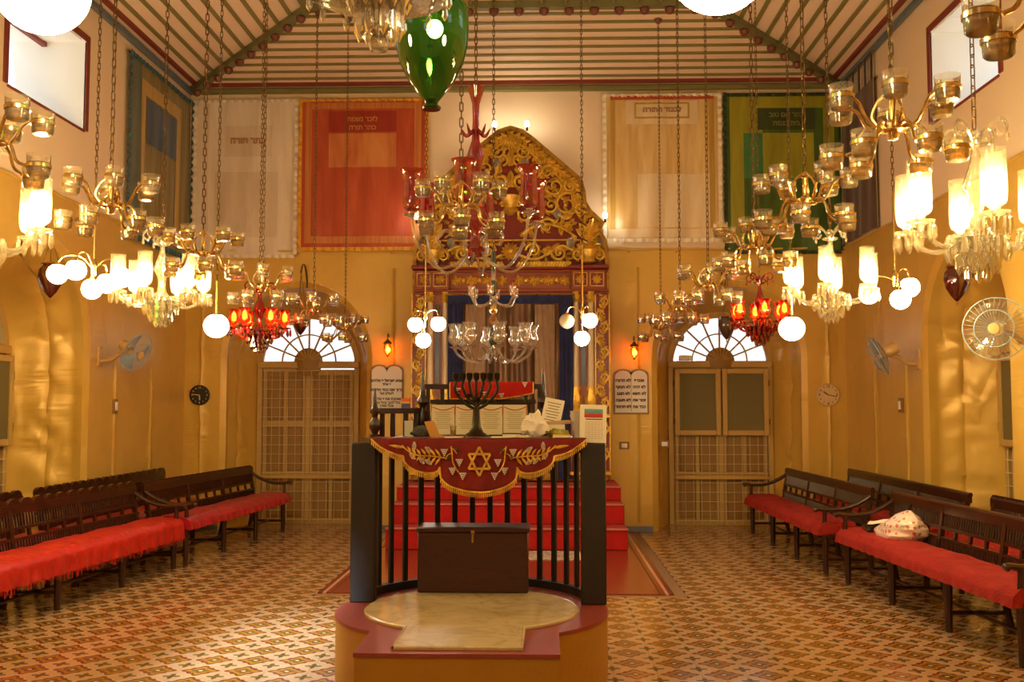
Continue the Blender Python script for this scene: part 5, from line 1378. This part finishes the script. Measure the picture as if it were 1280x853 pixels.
banner('blue_banner', 'tarnished gold banner with blue fringe and blue panel on the left wall', (XL, 10.93, 5.48), pi/2, w, h, M_blb, None, cloth_mat('teal_blue_fringe', '#1e4450', '#34626a', .7, 60), [
    ('dark_border', .04, .30, .03, h-.03, cloth_mat('dark_teal_border', '#3a4a3c', '#54604a', .5, 30), .005), ('gold_border', .30, .42, .22, h-.1, M_blg, .008), ('gold_border', .42, 1.5, .22, .38, M_blg, .008), ('blue_panel', .48, 1.42, .40, .92, M_blp, .010), ('gold_border', 1.42, 1.56, .22, h-.1, M_blg, .008)], 6.6, .07)
M_pub = cloth_mat('dusky_purple_cloth', '#4a2e2a', '#6a4a40'); M_pus = cloth_mat('black_strap', '#1e1a1a', '#2e2828')
w, h = 1.30, 1.72
pbn = banner('purple_banner', 'dusky purple banner hung by black straps on the right wall', (XR, 12.80, 5.28), -pi/2, w, h, M_pub, None, None, [
    ('gold_edge', w-.03, w, .0, h, M_blg, .006), ('gold_edge', 0, .03, 0, h, M_blg, .006), ('inner_panel', .25, 1.05, .3, .8, cloth_mat('maroon_panel', '#3a1c1c', '#522c2a'), .008)], 8.1, 0)
for k in range(6): obj('strap', MB().box((.08+k*.23, -.045, .14), (.05, .012, .30)), M_pus, pbn, False)
obj('strap_rod', MB().tube([(-.03, -.045, .29), (w+.03, -.045, .29)], .014, 6), M_brass2, pbn)
# ---- tablets
M_slab = mat('pale_tablet_enamel', '#d8cdb8', .4, var=.05); M_tabfr = mat('tablet_frame', '#8a6a34', .45)
def tablet(x, z0, w, h, label, lines, split, dip):
    t = thing('law_tablet', label, 'plaque', (x, yb-.02, z0))
    def shape(g):
        p = [(-w/2-g, -g), (w/2+g, -g)]
        for s in (1, -1):
            cx = s*w/4; r = w/4+(g if g else 0)
            rng = range(9) if s > 0 else range(9)
            for k in rng:
                a = pi*k/8; p.append((cx+(r)*cos(a), h-.07+.075*sin(a)+g))
            if s > 0: p.append((0, h-.07-dip+g))
        return p
    obj('frame', MB().prism(shape(.022), lambda a, b, c: (a, c-.02, b), .02), M_tabfr, t)
    obj('slab', MB().prism(shape(0), lambda a, b, c: (a, c-.028, b), .012), M_slab, t)
    if split: obj('groove', MB().box((0, -.0285, h*.48), (.006, .003, h*.9)), M_tabfr, t, False)
    for s, px, pz, sz in lines: write(heb(s), (px, -.0305, pz), sz, M_ink, t)
    return t
tablet(-1.98, 1.50, .38, .55, 'white tablet with lines of Hebrew text left of the ark', [('שמע ישראל יי אלהינו', 0, .37, .048), ('יי אחד', 0, .325, .042), ('ברוך שם כבוד מלכותו', 0, .255, .046), ('לעולם ועד', 0, .21, .042), ('ואהבת את יי אלהיך', 0, .14, .046), ('בכל לבבך ובכל נפשך', 0, .095, .04), ('ובכל מאדך', 0, .055, .04)], False, .05)
ten_r = ['אנכי יי', 'לא יהיה', 'לא תשא', 'זכור את', 'כבד את']; ten_l = ['לא תרצח', 'לא תנאף', 'לא תגנב', 'לא תענה', 'לא תחמד']
tl_ = [(s, .10, .40-.082*k, .050) for k, s in enumerate(ten_r)] + [(s, -.10, .40-.082*k, .050) for k, s in enumerate(ten_l)]
tablet(1.09, 1.47, .40, .52, 'twin tablet with ten short Hebrew lines right of the ark', tl_, True, .03)
M_amberred = glassy('amber_red_lantern_glass', '#ff9a5a', .06, .15, .05, '#ff9a5a')
def wall_lamp(x, z, label, tilt):
    l = thing('wall_lantern', label, 'lantern', (x, yb-.12, z))
    obj('hook', MB().tube(bez([(0, .105, .16), (0, .05, .20), (0, 0, .18), (0, 0, .12)], 5), .006, 6), M_iron, l)
    obj('cap', MB().lathe([(.012, .13), (.02, .115), (.055, .085), (.05, .07), (.03, .065)], 14), M_iron, l)
    obj('glass_shade', MB().lathe([(.03, .065), (.05, .04), (.055, .0), (.045, -.045), (.02, -.07)], 16, cap=False), M_amberred, l)
    obj('flame_bulb', MB().ball((.008, 0, -.005), .026, 12, 8, 1.25), emit('orange_flame_bulb', '#ffb440', 40), l)
    obj('drip_finial', MB().lathe([(.02, -.07), (.014, -.08), (.001, -.10)], 10), M_iron, l)
wall_lamp(-1.96, 2.26, 'small red glass wall lantern above the white tablet', 0)
wall_lamp(1.125, 2.22, 'small red glass wall lantern above the twin tablet', 0)
# ---- clocks
def clock(x, z, r, face, hand, rim, label, hh, mm_):
    c = thing('wall_clock', label, 'clock', (x, yb-.02, z)); Rx = Matrix.Rotation(pi/2, 3, 'X')
    obj('case', MB().lathe([(r*.97, -.006), (r, .004), (r, .028), (r*.93, .034), (r*.90, .028)], 32, M=Rx, cap=False), rim, c)
    obj('dial', MB().lathe([(.001, .024), (r*.92, .024), (r*.92, .0)], 32, M=Rx, cap=False), face, c)
    nums = ['12', '1', '2', '3', '4', '5', '6', '7', '8', '9', '10', '11']
    for k in range(12):
        a = pi/2-2*pi*k/12
        write(nums[k], (r*.74*cos(a), -.026, r*.74*sin(a)), r*(.30 if k % 3 == 0 else .2), hand, c, name='numeral')
    for a, l, w, nm in ((hh, .5, .018, 'hour_hand'), (mm_, .72, .012, 'minute_hand')):
        b = pi/2-a; obj(nm, MB().strip([(0, -.029, 0), (r*l*cos(b), -.029, r*l*sin(b))], w, .003, up=(0, 1, 0)), hand, c)
clock(-4.36, 1.69, .128, M_blackplastic, mat('pale_numerals', '#cbb06a', .5), M_blackplastic, 'round black wall clock at the left of the left door', pi*(.98), 2*pi*46/60)
clock(3.53, 1.69, .145, mat('ivory_dial', '#dcbc84', .5), mat('brown_numerals', '#7a5a34', .5), mat('ivory_rim', '#d2ac6c', .4), 'round ivory wall clock at the right of the right door', 2*pi*(10/12+.012), 2*pi*17/60)
# ---- wall fans
M_fan = mat('bluish_fan_plastic', '#8fa0a8', .4, var=.05); M_fanb = mat('tan_fan_body', '#c8a262', .4, var=.05)
M_clearblade = glassy('clear_fan_blade', '#e8dcc0', .1, .25, .1, '#e0cfa0')
def fan(loc, to_wall, look, label, r=.21, clear=False):
    f = thing('wall_fan', label, 'fan', loc); wx = to_wall
    obj('wall_plate', MB().box((wx, 0, -.07), (.03, .10, .20), bev=.01), M_fanb, f)
    obj('bracket_arm', MB().tube(bez([(wx, 0, -.12), (wx*.6, 0, -.10), (wx*.35, 0, -.04), (0, 0, -.02)], 5), .022, 8), M_fanb, f)
    d = Vector(look).normalized(); q = d.to_track_quat('Z', 'Y').to_matrix()
    obj('motor_housing', MB().lathe([(.001, -.13), (.05, -.125), (.06, -.10), (.062, -.02), (.05, .01)], 16, M=q), M_fanb, f)
    cage = MB(); n = 36
    for k in range(n):
        a = 2*pi*k/n; pts = [(.04*cos(a), .04*sin(a), .135), (r*.6*cos(a), r*.6*sin(a), .13), (r*cos(a), r*sin(a), .075), (r*.6*cos(a), r*.6*sin(a), .02), (.05*cos(a), .05*sin(a), .005)]
        cage.tube([q @ Vector(p) for p in pts], .0015, 4, False)
    for rr, z in ((r, .075), (r*.6, .13)): cage.tube([q @ Vector((rr*cos(2*pi*k/40), rr*sin(2*pi*k/40), z)) for k in range(41)], .005, 5, False)
    obj('wire_cage', cage, M_fan, f)
    bl = MB()
    for k in range(3):
        a0 = 2*pi*k/3
        bl.grid(lambda u, v: q @ Vector(((.04+(r-.07)*u)*cos(a0+(v-.5)*1.5*(.4+.6*u)), (.04+(r-.07)*u)*sin(a0+(v-.5)*1.5*(.4+.6*u)), .06+.05*(v-.5))), 8, 8)
    obj('fan_blades', bl, M_clearblade if clear else M_fan, f)
    obj('hub_badge', MB().lathe([(.001, .145), (.04, .143), (.045, .13), (.04, .12)], 16, M=q), M_fanb, f)
fan((-4.24, 10.38, 2.13), -.325, (.85, -.25, -.45), 'blue grey wall fan on the left satin wall')
fan((3.44, 10.42, 2.09), .325, (-.85, .2, -.42), 'blue grey wall fan on the right satin wall')
fan((3.46, 7.90, 2.14), .30, (-.55, -.8, -.05), 'clear bladed wall fan at the right picture edge', .235, True)
# ---- switches
for i, (c, wl, label) in enumerate((((1.0, yb-.03, 1.06), 'b', 'small white switch plate below the twin tablet'), ((1.50, yb-.03, 1.08), 'b', 'small socket box at the edge of the right door arch'),
                             ((XR-.03, 10.9, 1.56), 's', 'small switch box below the right wall fan'), ((XL+.03, 10.75, 1.55), 's', 'small switch box below the left wall fan'))):
    s_ = thing('switch_box', label, 'switch', c); d = (.12, .03, .09) if wl == 'b' else (.03, .09, .15)
    obj('back_box', MB().box((0, 0, 0), d, bev=.005), M_tabfr, s_)
    off = (0, -.018, 0) if wl == 'b' else (-.018*(1 if c[0] > 0 else -1), 0, 0)
    obj('rocker', MB().box(off, (d[0]*.6 if wl == 'b' else .012, .012 if wl == 'b' else d[1]*.6, d[2]*.6), bev=.003), M_paperw, s_)

wbx = thing('small_box', 'small white box on the transom ledge of the right door', 'box', (1.86, YB+DEP-.10, 2.147))
obj('carton', MB().box((0, 0, .035), (.17, .07, .07), bev=.004), M_paperw, wbx); obj('flap', MB().box((.03, -.037, .035), (.004, .004, .068)), M_tantxt, wbx, False)
